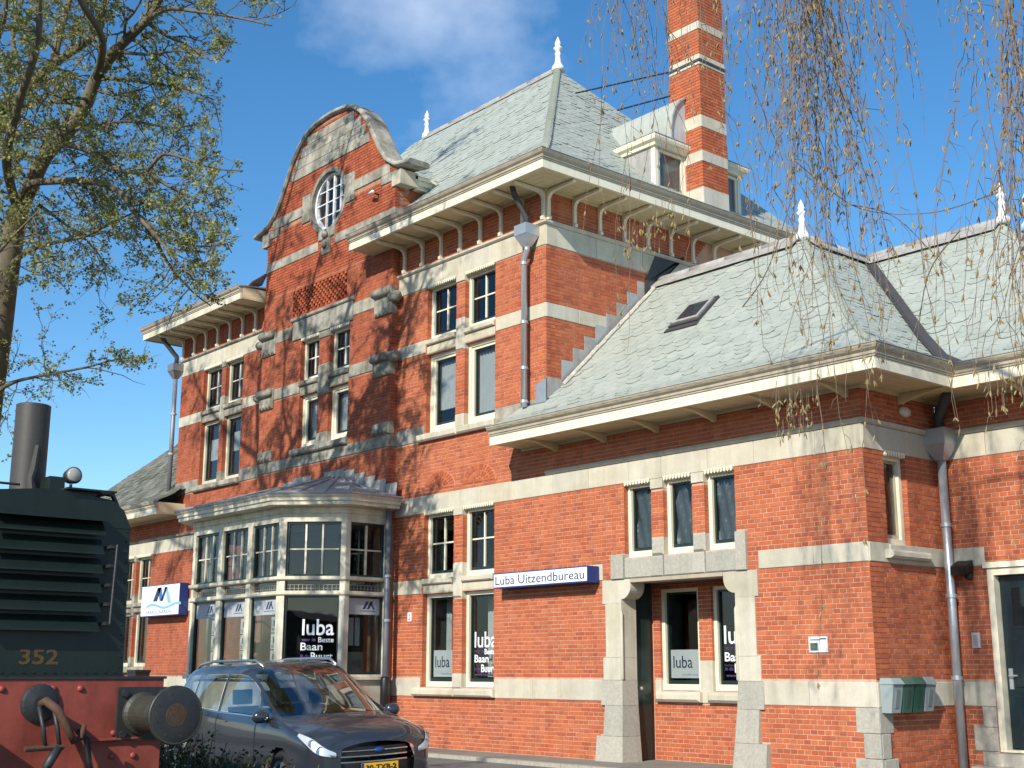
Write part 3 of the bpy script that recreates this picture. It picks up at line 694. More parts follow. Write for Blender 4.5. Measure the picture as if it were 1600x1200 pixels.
mb = MB(); mb.box(XT0+.3, XT1-.3, 21.7, 22, -.1, 9.45); mb.box(XL0, XL0+.3, Y0+.3, 20, -.1, 4.95); mb.box(XL0, XT0, 19.7, 20, -.1, 4.95); mb.box(XR1-.3, XR1, YR+.3, 22, -.1, 4.95); mb.box(XT1+.01, XR1, 21.7, 22, -.1, 4.95); mb.build('rear_wall', m_mortar, BLD)
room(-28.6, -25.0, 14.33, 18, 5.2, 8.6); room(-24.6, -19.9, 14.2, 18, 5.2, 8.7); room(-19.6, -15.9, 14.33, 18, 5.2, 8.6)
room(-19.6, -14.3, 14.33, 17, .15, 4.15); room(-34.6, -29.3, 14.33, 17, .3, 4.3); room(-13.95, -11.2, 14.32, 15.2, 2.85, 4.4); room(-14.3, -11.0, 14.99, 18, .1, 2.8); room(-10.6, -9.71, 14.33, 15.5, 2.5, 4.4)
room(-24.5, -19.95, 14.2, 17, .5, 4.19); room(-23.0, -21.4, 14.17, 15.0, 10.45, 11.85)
# brick fans above the ground floor windows
for cx_ in (-18.36, -17.23):
    mb = MB(); n_ = 24; mb.prism([F0.p(cx_+.46*math.cos(math.pi*i/n_), 4.525+.32*math.sin(math.pi*i/n_), .003) for i in range(n_+1)], (0, .04, 0)); fan = mb.build('brick_fan', m_mortar, BLD)
    for r0, r1, k_ in ((.0, .13, 3), (.145, .29, 9), (.305, .45, 15)):
        for i in range(k_):
            a0, a1 = math.pi*(i+.07)/k_, math.pi*(i+.93)/k_; f_ = lambda r, a: F0.p(cx_+r*math.cos(a), 4.527+.70*r*math.sin(a), .012)
            mb = MB(); mb.prism([f_(max(r0, .01), a0), f_(r1, a0), f_(r1, (a0+a1)/2), f_(r1, a1), f_(max(r0, .01), a1)], (0, .03, 0), 0, random.uniform(.001, .999)); mb.build('brick', m_brick, fan)
# ------------------------------------------------------------------ eaves with brackets
OV = .75
def eave(path, z0, nb=None, m=None, soffit=True):
    """boxed eave: cream fascia, stepped gutter moulding, boarded soffit"""
    e = sweep(path, [(OV-.05, z0), (OV, z0), (OV, z0+.145), (OV-.05, z0+.145)]).build('eave_fascia', m or m_cream, BLD)
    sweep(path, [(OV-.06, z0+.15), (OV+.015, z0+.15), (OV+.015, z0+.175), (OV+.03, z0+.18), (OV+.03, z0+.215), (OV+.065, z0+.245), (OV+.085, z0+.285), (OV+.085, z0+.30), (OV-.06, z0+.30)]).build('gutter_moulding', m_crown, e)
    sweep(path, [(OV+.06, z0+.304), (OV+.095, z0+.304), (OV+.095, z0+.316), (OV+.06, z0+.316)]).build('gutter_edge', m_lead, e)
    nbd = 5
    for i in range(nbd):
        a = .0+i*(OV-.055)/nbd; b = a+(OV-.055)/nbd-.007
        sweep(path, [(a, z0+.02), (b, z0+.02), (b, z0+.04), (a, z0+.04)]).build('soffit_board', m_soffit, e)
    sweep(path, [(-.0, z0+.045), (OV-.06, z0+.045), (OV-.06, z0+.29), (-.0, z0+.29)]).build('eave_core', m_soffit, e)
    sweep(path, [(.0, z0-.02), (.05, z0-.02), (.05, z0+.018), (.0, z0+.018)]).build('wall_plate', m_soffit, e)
    return e
def bracket_mesh(fr, h, z0):
    poly = [(0.0, 0), (.065, 0), (.075, .05), (.045, .08), (.045, h-.17), (.065, h-.11), (.12, h-.068), (.22, h-.055), (.66, h-.045), (.69, h-.02), (.69, h), (0, h)]
    mb = MB(); f2 = Fr((0, 0, 0), fr.u, fr.n); mb.prism([f2.p(-.032, z, d) for d, z in poly], f2.u*.064); return mb.mesh('bracket', m_cream)
def brackets(fr, us, e, z, h):
    me = bracket_mesh(fr, h, z)
    for u in us: obj('bracket', me, e, loc=fr.p(u, z, 0))
ZE = 9.41; ZA = 4.92
er = eave([(-20.44, Y0), (XT1, Y0), (XT1, 22)], ZE); el = eave([(XT0, 22), (XT0, Y0), (-24.80, Y0)], ZE, m=m_oldcream)
brackets(F0, [-19.55+.585*i for i in range(7)]+[XT1-.04], er, 8.875, .535); brackets(FT, [Y0+.04]+[Y0+.66+.62*i for i in range(12)], er, 8.875, .535)
brackets(F0, [XT0+.04+.6*i for i in range(7)], el, 8.875, .535)
ea = eave([(-16.03, Y0), (XA1, Y0), (XA1, YR), (XR1, YR), (XR1, 22)], ZA); eb = eave([(XL0, 20), (XL0, Y0), (-28.4, Y0)], ZA, m=m_oldcream)
brk = [(0, 0), (.05, 0), (.09, .02), (.45, .10), (.68, .115), (.68, .14), (0, .14)]
def small_brackets(fr, us, e):
    f2 = Fr((0, 0, 0), fr.u, fr.n); mb = MB(); mb.prism([f2.p(-.03, z, d) for d, z in brk], f2.u*.06); me = mb.mesh('bracket', m_soffit)
    for u in us: obj('bracket', me, e, loc=fr.p(u, ZA-.122, 0))
small_brackets(F0, [-15.2+1.12*i for i in range(6)], ea); small_brackets(FR, [-8.0, -7.1], ea); small_brackets(FA, [14.9], ea)
# ------------------------------------------------------------------ roofs
TP = [(0, 9.70), (.6, 10.06), (.75, 10.19), (1.2, 10.58), (4.7, 14.40)]; AP = [(0, 5.20), (.5, 5.46), (1.1, 5.95), (3.6, 8.30)]
def prof_len(P):
    s = [0]
    for (a, b), (c, d) in zip(P, P[1:]): s.append(s[-1]+math.hypot(c-a, d-b))
    return s
def prof_at(P, S_, s):
    s = min(max(s, 0), S_[-1])
    for i in range(len(P)-1):
        if s <= S_[i+1]+1e-9:
            t = (s-S_[i])/(S_[i+1]-S_[i]); return (P[i][0]+(P[i+1][0]-P[i][0])*t, P[i][1]+(P[i+1][1]-P[i][1])*t, i)
def roof(name, P, fo, fu, fv, umin, umax, m=None, slates=True, sw=.27, ex_=.165, skip=None, notch=None):
    """one roof slope: eave origin fo, fu along the eave, fv inward; umin/umax(v) limit it at hips and valleys"""
    fo, fu, fv = Vector(fo), Vector(fu), Vector(fv); S_ = prof_len(P); m = m or m_slate
    pt = lambda u, v, z, o=Vector((0, 0, 0)): fo+fu*u+fv*v+Vector((0, 0, z))+o
    mb = MB(); k = 0
    for (v0, z0), (v1, z1) in zip(P, P[1:]):
        a, b, c, d = pt(umin(v0), v0, z0), pt(umax(v0), v0, z0), pt(umax(v1), v1, z1), pt(umin(v1), v1, z1)
        f = [(0, 1, 2, 3)]
        if (b-a).cross(d-a).z < 0: f = [(3, 2, 1, 0)]
        if notch and v1 <= notch[2]+1e-6:
            for n0, n1, n2, n3 in ((umin(v0), notch[0], notch[0], umin(v1)), (notch[1], umax(v0), umax(v1), notch[1])): mb.add([pt(n0, v0, z0), pt(n1, v0, z0), pt(n2, v1, z1), pt(n3, v1, z1)], f)
        else: mb.add([a, b, c, d], f)
    r = mb.build(name, m_slatebed, BLD)
    if not slates: return r
    n = int(S_[-1]/ex_); flip = fu.cross(fv).z < 0
    for row in range(n+1):
        s0 = row*ex_-.03; s1 = s0+ex_*1.3
        if s1 > S_[-1]: s1 = S_[-1]
        if s1-s0 < .05: continue
        v0, z0, i0 = prof_at(P, S_, s0); v1, z1, i1 = prof_at(P, S_, s1); vm, zm, im = prof_at(P, S_, s0+.055)
        if s0 < 0: v0 -= .03; z0 -= .015
        sl = Vector((0, 0, 0))+fv*(v1-v0)+Vector((0, 0, z1-z0)); nrm = fu.cross(sl).normalized()
        if nrm.z < 0: nrm = -nrm
        u = umin(v0)-sw+(sw/2 if row % 2 else 0)+random.uniform(-.01, .01); hi = umax(v0)
        while u < hi:
            w = sw*random.uniform(.94, 1.04); lift = random.uniform(.014, .022) if random.random() < .3 else random.uniform(.007, .010); tilt = random.uniform(-.003, .003)
            a0, a1 = umin(v0), umax(v0); b0, b1 = umin(v1), umax(v1); m0, m1 = umin(vm), umax(vm)
            q = [(u+.003, vm, zm), (u+w*.30, v0, z0), (u+w*.72, v0, z0), (u+w-.003, vm, zm), (u+w-.003, v1, z1), (u+.003, v1, z1)]
            lim = [(m0, m1), (a0, a1), (a0, a1), (m0, m1), (b0, b1), (b0, b1)]
            us = [min(max(x[0], l[0]), l[1]) for x, l in zip(q, lim)]
            full = all(abs(us[i]-q[i][0]) < 1e-6 for i in range(6))
            if max(us)-min(us) > .04 and not (skip and skip(u+w/2, (v0+v1)/2, (z0+z1)/2)):
                top = []
                for i, (x, (uu, v, z)) in enumerate(zip(us, q)):
                    lf = .003 if i > 3 else lift+(tilt if i < 2 else -tilt)
                    top.append(pt(x, v, z, nrm*lf))
                bot = [p-nrm*.012 for p in top]
                if flip: top, bot = top[::-1], bot[::-1]
                SLATES.append((r, [*top, *bot], m, full))
            u += w
    return r
# tower
E0 = .8; ox0, ox1, oy = XT0-E0, XT1+E0, Y0-E0
rt = roof('roof', TP, (0, oy, 0), (1, 0, 0), (0, 1, 0), lambda v: -24.78, lambda v: ox1-v, skip=lambda u, v, z: u < -20.5 and z < 10.3, notch=(-24.78, -20.42, .75))
mb = MB(); mb.add([(-24.78, oy+v, z) for v, z in TP[2:]]+[(-24.78, 17.9, 9.6), (-24.78, 13.95, 9.6)], [(0, 1, 2, 3, 4)]); mb.build('roof_end', m_lead, BLD)
mb = MB(); mb.prism([(ox0, oy, 9.72), (-24.78, oy, 9.72), (-24.78, 17.9, 10.15), (ox0+2, 17.9, 10.15)], (0, 0, -.03)); mb.build('lead_roof', m_lead, BLD)
MB().prism([(-25.3, 13.5, 9.75), (-24.74, 13.5, 9.85), (-24.74, 13.9, 10.15), (-25.0, 13.9, 9.9)], (0, 0, -.02)).build('lead_apron', m_lead, BLD)
roof('roof', TP, (ox1, 0, 0), (0, 1, 0), (-1, 0, 0), lambda v: oy+v, lambda v: 22.6-v)
roof('roof', TP, (0, 22.6, 0), (1, 0, 0), (0, -1, 0), lambda v: -24.78, lambda v: ox1-v, slates=False)
# right annex, right wing, left annex
ax1, ay, ry = XA1+E0, Y0-E0, YR-E0
roof('roof', AP, (0, ay, 0), (1, 0, 0), (0, 1, 0), lambda v: XT1 if v > .8 else -16.08+v*.0, lambda v: ax1-v, skip=lambda u, v, z: u < XT1-.02 and v > .72)
roof('roof', AP, (ax1, 0, 0), (0, 1, 0), (-1, 0, 0), lambda v: ay+v, lambda v: ry+v)
roof('roof', AP, (0, ry, 0), (1, 0, 0), (0, 1, 0), lambda v: ax1-v, lambda v: XR1+E0-v)
roof('roof', AP, (XR1+E0, 0, 0), (0, 1, 0), (-1, 0, 0), lambda v: ry+v, lambda v: 24-v)
roof('roof', AP, (0, ay, 0), (1, 0, 0), (0, 1, 0), lambda v: XL0-E0+v, lambda v: XT0 if v > .8 else -28.38, m_moss, skip=lambda u, v, z: u > XT0 and v > .72)
roof('roof', AP, (XL0-E0, 0, 0), (0, 1, 0), (1, 0, 0), lambda v: ay+v, lambda v: 22-v, m_moss, slates=False)
for x0_, x1_, y0_, y1_, z_ in ((XT1, -12.2, 16.8, 22, 8.31), (-12.2, -9.65, 18.57, 22, 8.305), (XL0+2.8, XT0, 16.8, 20, 8.31)): MB().add([(x0_, y0_, z_), (x1_, y0_, z_), (x1_, y1_, z_), (x0_, y1_, z_)], [(0, 1, 2, 3)]).build('flat_roof', m_lead, BLD)
def cap(a, b, r=.075, m=None, name='ridge_cap'):
    a, b = Vector(a), Vector(b); n = max(1, round((b-a).length/.9)); mb = MB()
    for i in range(n):
        p, q = a+(b-a)*(i/n), a+(b-a)*((i+1)/n-.008/(b-a).length); mb.tube([p, q], [r*1.04, r], 10)
    return mb.build(name, m or m_lead, BLD, smooth=True)
def ridge_flash(a, b, w=.24, drop=.2):
    """lead apron dressed over a ridge"""
    a, b = Vector(a), Vector(b); t = (b-a).normalized(); s = Vector((-t.y, t.x, 0)); mb = MB()
    for sg in (1, -1):
        P = [a+Vector((0, 0, .05)), b+Vector((0, 0, .05)), b+s*sg*w+Vector((0, 0, .05-drop)), a+s*sg*w+Vector((0, 0, .05-drop))]
        mb.prism(P, (0, 0, -.03))
    return mb.build('ridge_flashing', m_lead, BLD)
cap((-24.2, 17.9, 14.40), (-19.35, 17.9, 14.40)); ridge_flash((-24.2, 17.9, 14.42), (-19.35, 17.9, 14.42), .16, .17)
def hip(x0, y0, z0, P, sx, sy=1, m=None, rr=.055):
    pts = [(x0+sx*v, y0+sy*v, z+.03) for v, z in P]
    o = Vector(pts[0]); mb = MB()
    for a, b in zip(pts, pts[1:]):
        a, b = Vector(a), Vector(b); n = max(1, int((b-a).length/.14))
        for i in range(n):
            p, q = a+(b-a)*(i/n), a+(b-a)*((i+1.25)/n); mb.tube([p+Vector((0, 0, .0)), q+Vector((0, 0, -.02))], [rr*1.15, rr*.85], 6)
    return mb.build('hip_tiles', m or m_slate, BLD)
hip(ox1, oy, 0, TP, -1, rr=.07); hip(ax1, ay, 0, AP, -1, rr=.045)
cap((XT1, 16.8, 8.33), (-12.2, 16.8, 8.33)); ridge_flash((XT1, 16.8, 8.33), (-12.25, 16.8, 8.33)); ridge_flash((-12.2, 16.85, 8.33), (-12.2, 18.5, 8.33)); ridge_flash((-12.2, 18.57, 8.33), (-9.65, 18.57, 8.33)); cap((-12.2, 18.57, 8.33), (-9.65, 18.57, 8.33)); cap((-12.2, 16.8, 8.33), (-12.2, 18.57, 8.33))
mb = MB(); vp = [(ax1-v, ry+v, z+.025) for v, z in AP]     # valley gutter between annex and right wing
for (a, b) in zip(vp, vp[1:]):
    A, B = Vector(a), Vector(b)
    for dx, dy in ((0, -.13), (.13, 0)):
        D = Vector((dx, dy, 0)); zz = Vector((0, 0, .012)); P = [A, B, B+D*1.0, A+D*1.0]
        mb.prism([p+zz for p in P], (0, 0, .012))
mb.build('valley_gutter', m_darklead, BLD)
def finial(x, y, z, h=.72):
    k = h/.72
    MB().lathe((x, y, z), [(.15*k, -.08), (.13*k, .02), (.075*k, .10*k), (.055*k, .28*k), (.075*k, .33*k), (.05*k, .36*k), (.05*k, .40*k), (.095*k, .44*k), (.10*k, .47*k), (.06*k, .50*k), (.055*k, .53*k), (.075*k, .56*k), (.05*k, .63*k), (.015*k, .71*k), (.004, .74*k)], 14).build('finial', m_white, BLD, smooth=True)
finial(-19.33, 17.9, 14.44, .74); finial(-24.2, 17.9, 14.44, .66); finial(-12.2, 16.8, 8.36, .62); finial(-9.62, 18.57, 8.36, .62); finial(-9.5, 19.15, 8.36, .58)
# stepped lead flashing where the annex roof meets the tower
mb = MB(); y = 14.02; ZZ = []
fl = obj('step_flashing', None, BLD); fl.matrix_parent_inverse = Matrix.Translation(-BLD.location)
mb = MB(); mb.prism([FT.p(13.98, aroof(14.0), .008), FT.p(14.34, aroof(14.34), .008), FT.p(14.34, 6.1, .008), FT.p(13.98, 6.1, .008)], (.012, 0, 0)); mb.build('flashing_sheet', m_lead, fl)
mb = MB(); mb.prism([F0.p(XT1-.26, 5.62, .02), F0.p(XT1+.02, 5.7, .02), F0.p(XT1+.02, 6.08, .02), F0.p(XT1-.26, 6.0, .02)], (0, .008, 0)); mb.build('flashing_sheet', m_zinc, fl)
for i in range(9):
    a = 14.33+i*.27; b = a+.285; zt = aroof(b)+.20
    mb = MB(); mb.prism([FT.p(a, aroof(a)-.03, .006), FT.p(b, aroof(b)-.03, .006), FT.p(b, zt, .006), FT.p(a+.0, zt, .006)], (.007+.0012*(i % 2), 0, 0)); mb.build('flashing_sheet', m_lead if i % 3 else m_zinc, fl)
mb = MB(); mb.prism([FT.p(16.4, aroof(16.4), .016), FT.p(17.5, aroof(17.5), .016), FT.p(17.5, 8.9, .016), FT.p(16.75, 8.9, .016), FT.p(16.4, 8.2, .016)], (.008, 0, 0)); mb.build('flashing_sheet', m_darklead, fl)
rn = random.Random(3)
mb = MB()
for i in range(20):
    y = 14.3+i*.118; p, q = FT.p(y, aroof(y)+.05, .09), FT.p(y+.14, aroof(y+.14)+.05, .09+rn.uniform(-.01, .03)); mb.tube([p, q], [.03, .04], 6)
mb.build('mortar_fillet', mat('mortar_fillet', (.6, .56, .48), .9, .3, 8, .4), fl)
# skylight in the annex roof
v0, v1 = 1.98, 2.52; sz = lambda v: 5.95+.94*(v-1.1)
nr = Vector((0, -.94, 1)).normalized()
def sk(u0, u1, a, b, h0, h1):
    P = [Vector((u, ay+v, sz(v)))+nr*h for h in (h0, h1) for v in (a, b) for u in (u0, u1)]; return MB().hexa(P)
w = sk(-13.75, -13.10, v0, v1, 0, .05).build('skylight', m_darklead, BLD); sk(-13.70, -13.15, v0+.05, v1-.05, .05, .075).build('skylight_frame', m_lead, w); sk(-13.64, -13.21, v0+.10, v1-.10, .076, .08).build('pane', mat('skylight_glass', (.03, .04, .05), .03), w); sk(-13.78, -13.07, v0-.09, v0-.01, .02, .03).build('skylight_apron', m_darklead, w)
# ------------------------------------------------------------------ roof behind the gable
gd = [(0, 10.98), (.30, 11.06), (.55, 11.22), (.80, 11.47), (1.10, 11.70), (1.6, 11.92), (2.75, 12.25)]
def troof_y(z): 
    for (a, b), (c, d) in zip(TP, TP[1:]):
        if z <= d: return oy+a+(c-a)*(z-b)/(d-b)
    return oy+4.7
def zat(v):
    for (a, b), (c, d) in zip(gd, gd[1:]):
        if v <= c+1e-9: return b+(d-b)*(v-a)/(c-a)
    return 12.25
roof('gable_roof', gd, (GX1+.2, 0, 0), (0, 1, 0), (-1, 0, 0), lambda v: Y0+.1, lambda v: troof_y(zat(v))+.05, sw=.24, ex_=.16)
roof('gable_roof', gd, (GX0-.2, 0, 0), (0, 1, 0), (1, 0, 0), lambda v: Y0+.1, lambda v: troof_y(zat(v))+.05, slates=False)
for x, s in ((GX1, 1), (GX0, -1)):
    mb = MB()
    for a, b, z0, z1 in ((0, .13, 10.72, 10.80), (0, .17, 10.80, 10.90), (0, .22, 10.90, 10.965)): mb.box(*sorted((x+s*a, x+s*b)), Y0+.18, 15.5, z0, z1-.001)
    mb.build('side_cornice', m_cream, BLD)
# ------------------------------------------------------------------ chimney and its dormer
CX0, CX1, CY0, CY1, CZ = -15.78, -15.0, 17.62, 18.36, 15.4
ch = MB().box(CX0+.011, CX1-.011, CY0+.011, CY1-.011, 9.6, CZ).build('chimney', m_mortar, BLD)
FC1 = Fr((0, CY0, 0), (1, 0, 0), (0, -1, 0)); FC2 = Fr((CX1, 0, 0), (0, 1, 0), (1, 0, 0))
cb = [(9.6, 10.28), (10.80, 11.02), (11.50, 11.74), (12.80, 13.02), (13.55, 13.72), (14.5, 14.72)]
for z0, z1 in cb:
    for f_, a, b in ((FC1, CX0, CX1+.012), (FC2, CY0, CY1)):
        stone(f_, a, b, z0, z1, .0125 if f_ is FC1 else .012, m_stone, parent=ch)
lay_bricks(ch, FC1, CX0, CX1, 9.6, CZ, EXC[id(FC1)]); lay_bricks(ch, FC2, CY0+.108, CY1, 9.6, CZ, EXC[id(FC2)])
mb = MB(); mb.box(CX0-.03, CX1+.03, CY0-.03, CY1+.03, 12.86, 12.91); mb.build('iron_band', m_darklead, ch)
for a, b in (((-18.30, 17.45, 13.32), (CX0+.02, 17.6, 12.90)), ((-17.07, 17.45, 12.50), (CX0+.02, 17.62, 12.40))): MB().tube([a, b], .017, 6).build('stay_rod', m_black, ch)
DX = -15.42; FD2 = Fr((DX, 0, 0), (0, 1, 0), (1, 0, 0)); DY0, DY1 = 16.75, 19.25; DC = (CY0+CY1)/2
dm = MB(); dm.box(-17.6, DX-.1, DY0, DY1, 9.75, 11.02); dm = dm.build('dormer', m_lead, BLD)
mb = MB(); fbox(mb, FD2, DY0, DY1, 9.7, 10.16, -.1, -.0); fbox(mb, FD2, DY0, DY0+.09, 10.16, 11.02, -.1, 0); fbox(mb, FD2, DY1-.09, DY1, 10.16, 11.02, -.1, 0); fbox(mb, FD2, 17.58, 18.42, 10.16, 11.02, -.1, -.002); mb.build('dormer_front', m_cream, dm)
for a, b in ((DY0+.09, 17.57), (18.43, DY1-.09)):
    mb = MB(); ring(mb, FD2, a, b, 10.17, 10.98, .06, -.08, -.02); w = mb.build('dormer_window', m_cream, dm); pane_obj(FD2, a+.06, b-.06, 10.23, 10.92, -.05, w)
    mb = MB(); fbox(mb, FD2, a+.06, b-.06, 10.23, 10.92, -.4, -.39); mb.build('dormer_blind', m_room, dm)
sweep([(-17.4, DY0), (DX, DY0), (DX, DY1), (-17.4, DY1)], [(-.05, 11.0), (.05, 11.0), (.06, 11.05), (.12, 11.09), (.14, 11.14), (.14, 11.18), (-.05, 11.18)]).build('dormer_cornice', m_cream, dm)
sweep([(-17.4, DY0), (DX, DY0), (DX, DY1), (-17.4, DY1)], [(-.05, 11.185), (.15, 11.185), (.15, 11.20), (-.05, 11.24)]).build('dormer_flashing', m_lead, dm)
cv = [(.80, 11.19), (.79, 11.5), (.75, 11.72), (.66, 11.93), (.52, 12.1), (.38, 12.19), (.30, 12.21)]
for sg in (-1, 1):
    mb = MB(); P = [FD2.p(DC+sg*a, z, .02) for a, z in cv]+[FD2.p(DC+sg*.30, 11.19, .02)]; mb.prism(P, (-.10, 0, 0)); mb.build('dormer_parapet', mat('whitened_zinc', (.55, .57, .58), .6, .15, 5, streak=.2), dm)
    mb = MB()
    for (a, z), (b, y2) in zip(cv, cv[1:]): mb.prism([FD2.p(DC+sg*(a+.03), z+.01, .06), FD2.p(DC+sg*(b+.03), y2+.03, .06), FD2.p(DC+sg*b, y2, .06), FD2.p(DC+sg*a, z, .06)], (-2.4, 0, 0))
    mb.build('dormer_roof', m_slate if sg < 0 else m_slate, dm)
MB().box(-17.6, DX-.1, DY0-.06, DC, 11.18, 11.22).build('dormer_flat', m_slate, dm); MB().box(-17.6, DX-.1, DC, DY1+.06, 11.18, 11.22).build('dormer_flat', m_slate, dm)
# ------------------------------------------------------------------ bay window
BAY = thing('bay_window', '', '') if False else obj('bay_window', None, BLD); BAY.matrix_parent_inverse = Matrix.Translation(-BLD.location)
bp = [(-24.79, YG), (-24.79, 12.88), (-23.94, 12.03), (-20.50, 12.03), (-19.65, 12.88), (-19.65, YG)]
sweep(bp, [(-.25, -.3), (.05, -.3), (.05, .55), (.02, .62), (-.25, .62)]).build('bay_plinth', m_granite, BAY)
sweep(bp, [(-.22, .62), (0, .62), (0, 1.14), (-.22, 1.14)]).build('bay_apron', m_stone, BAY)
sweep(bp, [(-.2, 1.145), (.07, 1.145), (.07, 1.20), (.04, 1.235), (-.2, 1.235)]).build('bay_sill', m_oldcream, BAY)
for z0, z1, d in ((2.63, 2.71, .035), (2.90, 2.97, .05)): sweep(bp, [(-.13, z0), (d-.02, z0), (d, z0+.02), (d, z1), (-.13, z1)]).build('transom', m_oldcream, BAY)
sweep(bp, [(-.16, 3.96), (.0, 3.96), (.0, 4.10), (.03, 4.12), (.03, 4.22), (-.16, 4.22)]).build('bay_frieze', m_oldcream, BAY)
sweep(bp, [(-.1, 4.225), (.12, 4.225), (.30, 4.235), (.30, 4.29), (.33, 4.31), (.33, 4.36), (.37, 4.40), (.37, 4.425), (-.1, 4.425)]).build('bay_cornice', m_oldcream, BAY)
top = [(-23.9, 13.6), (-20.55, 13.6)]
mb = MB()
outer = []
n = len(bp)
for i in range(n):
    ns = []
    for a, b in ((i-1, i), (i, i+1)):
        if a < 0 or b >= n: continue
        t = (Vector(bp[b])-Vector(bp[a])).normalized(); ns.append(Vector((t.y, -t.x)))
    o = ns[0] if len(ns) == 1 else (ns[0]+ns[1])/(1+ns[0].dot(ns[1])); q = Vector(bp[i])+o*.385; outer.append((q.x, q.y, 4.435))
inn = [(-23.1, YG-.01, 5.04), (-23.1, YG-.012, 5.04), (-22.9, 13.70, 5.06), (-21.54, 13.70, 5.06), (-21.3, YG-.012, 5.04), (-21.3, YG-.01, 5.04)]
for i in range(n-1):
    a, b = Vector(outer[i]), Vector(outer[i+1]); c, d = Vector(inn[i+1]), Vector(inn[i]); k = max(1, round((b-a).length/.55))
    for j in range(k):
        g = .004; p0, p1 = a+(b-a)*(j/k), a+(b-a)*((j+1)/k-g); q0, q1 = d+(c-d)*(j/k), d+(c-d)*((j+1)/k-g)
        m2 = MB(); m2.prism([p0, p1, q1, q0], (0, 0, -.02)); m2.build('roof_sheet', m_lead, BAY)
        MB().tube([p0+Vector((0, 0, .01)), q0+Vector((0, 0, .01))], .02, 6).build('roof_roll', m_lead, BAY)
sweep(bp, [(.365, 4.44), (.39, 4.425), (.40, 4.44), (.37, 4.46)]).build('roof_edge', m_zinc, BAY)
for sg in (-1, 1):
    for i in range(7):
        u = XC+sg*(.25+i*.36); zt = 5.22-max(0, i-1.5)*.105; u0, u1 = sorted((u-.01, u+sg*.37)); mb = MB(); mb.prism([FG.p(u0, zt-.36, .006), FG.p(u1, zt-.36, .03), FG.p(u1, zt, .006+.004*(i % 2)), FG.p(u0, zt, .012)], (0, -.006, 0)); mb.build('flashing_sheet', m_lead, BAY)
BF = []   # faces of the bay
for i in range(n-1):
    a, b = Vector((*bp[i], 0)), Vector((*bp[i+1], 0)); t = (b-a).normalized(); BF.append((Fr(a, t, Vector((t.y, -t.x, 0))), (b-a).length))
posts = {0: 1, 1: 1, 2: 3, 3: 1, 4: 1}
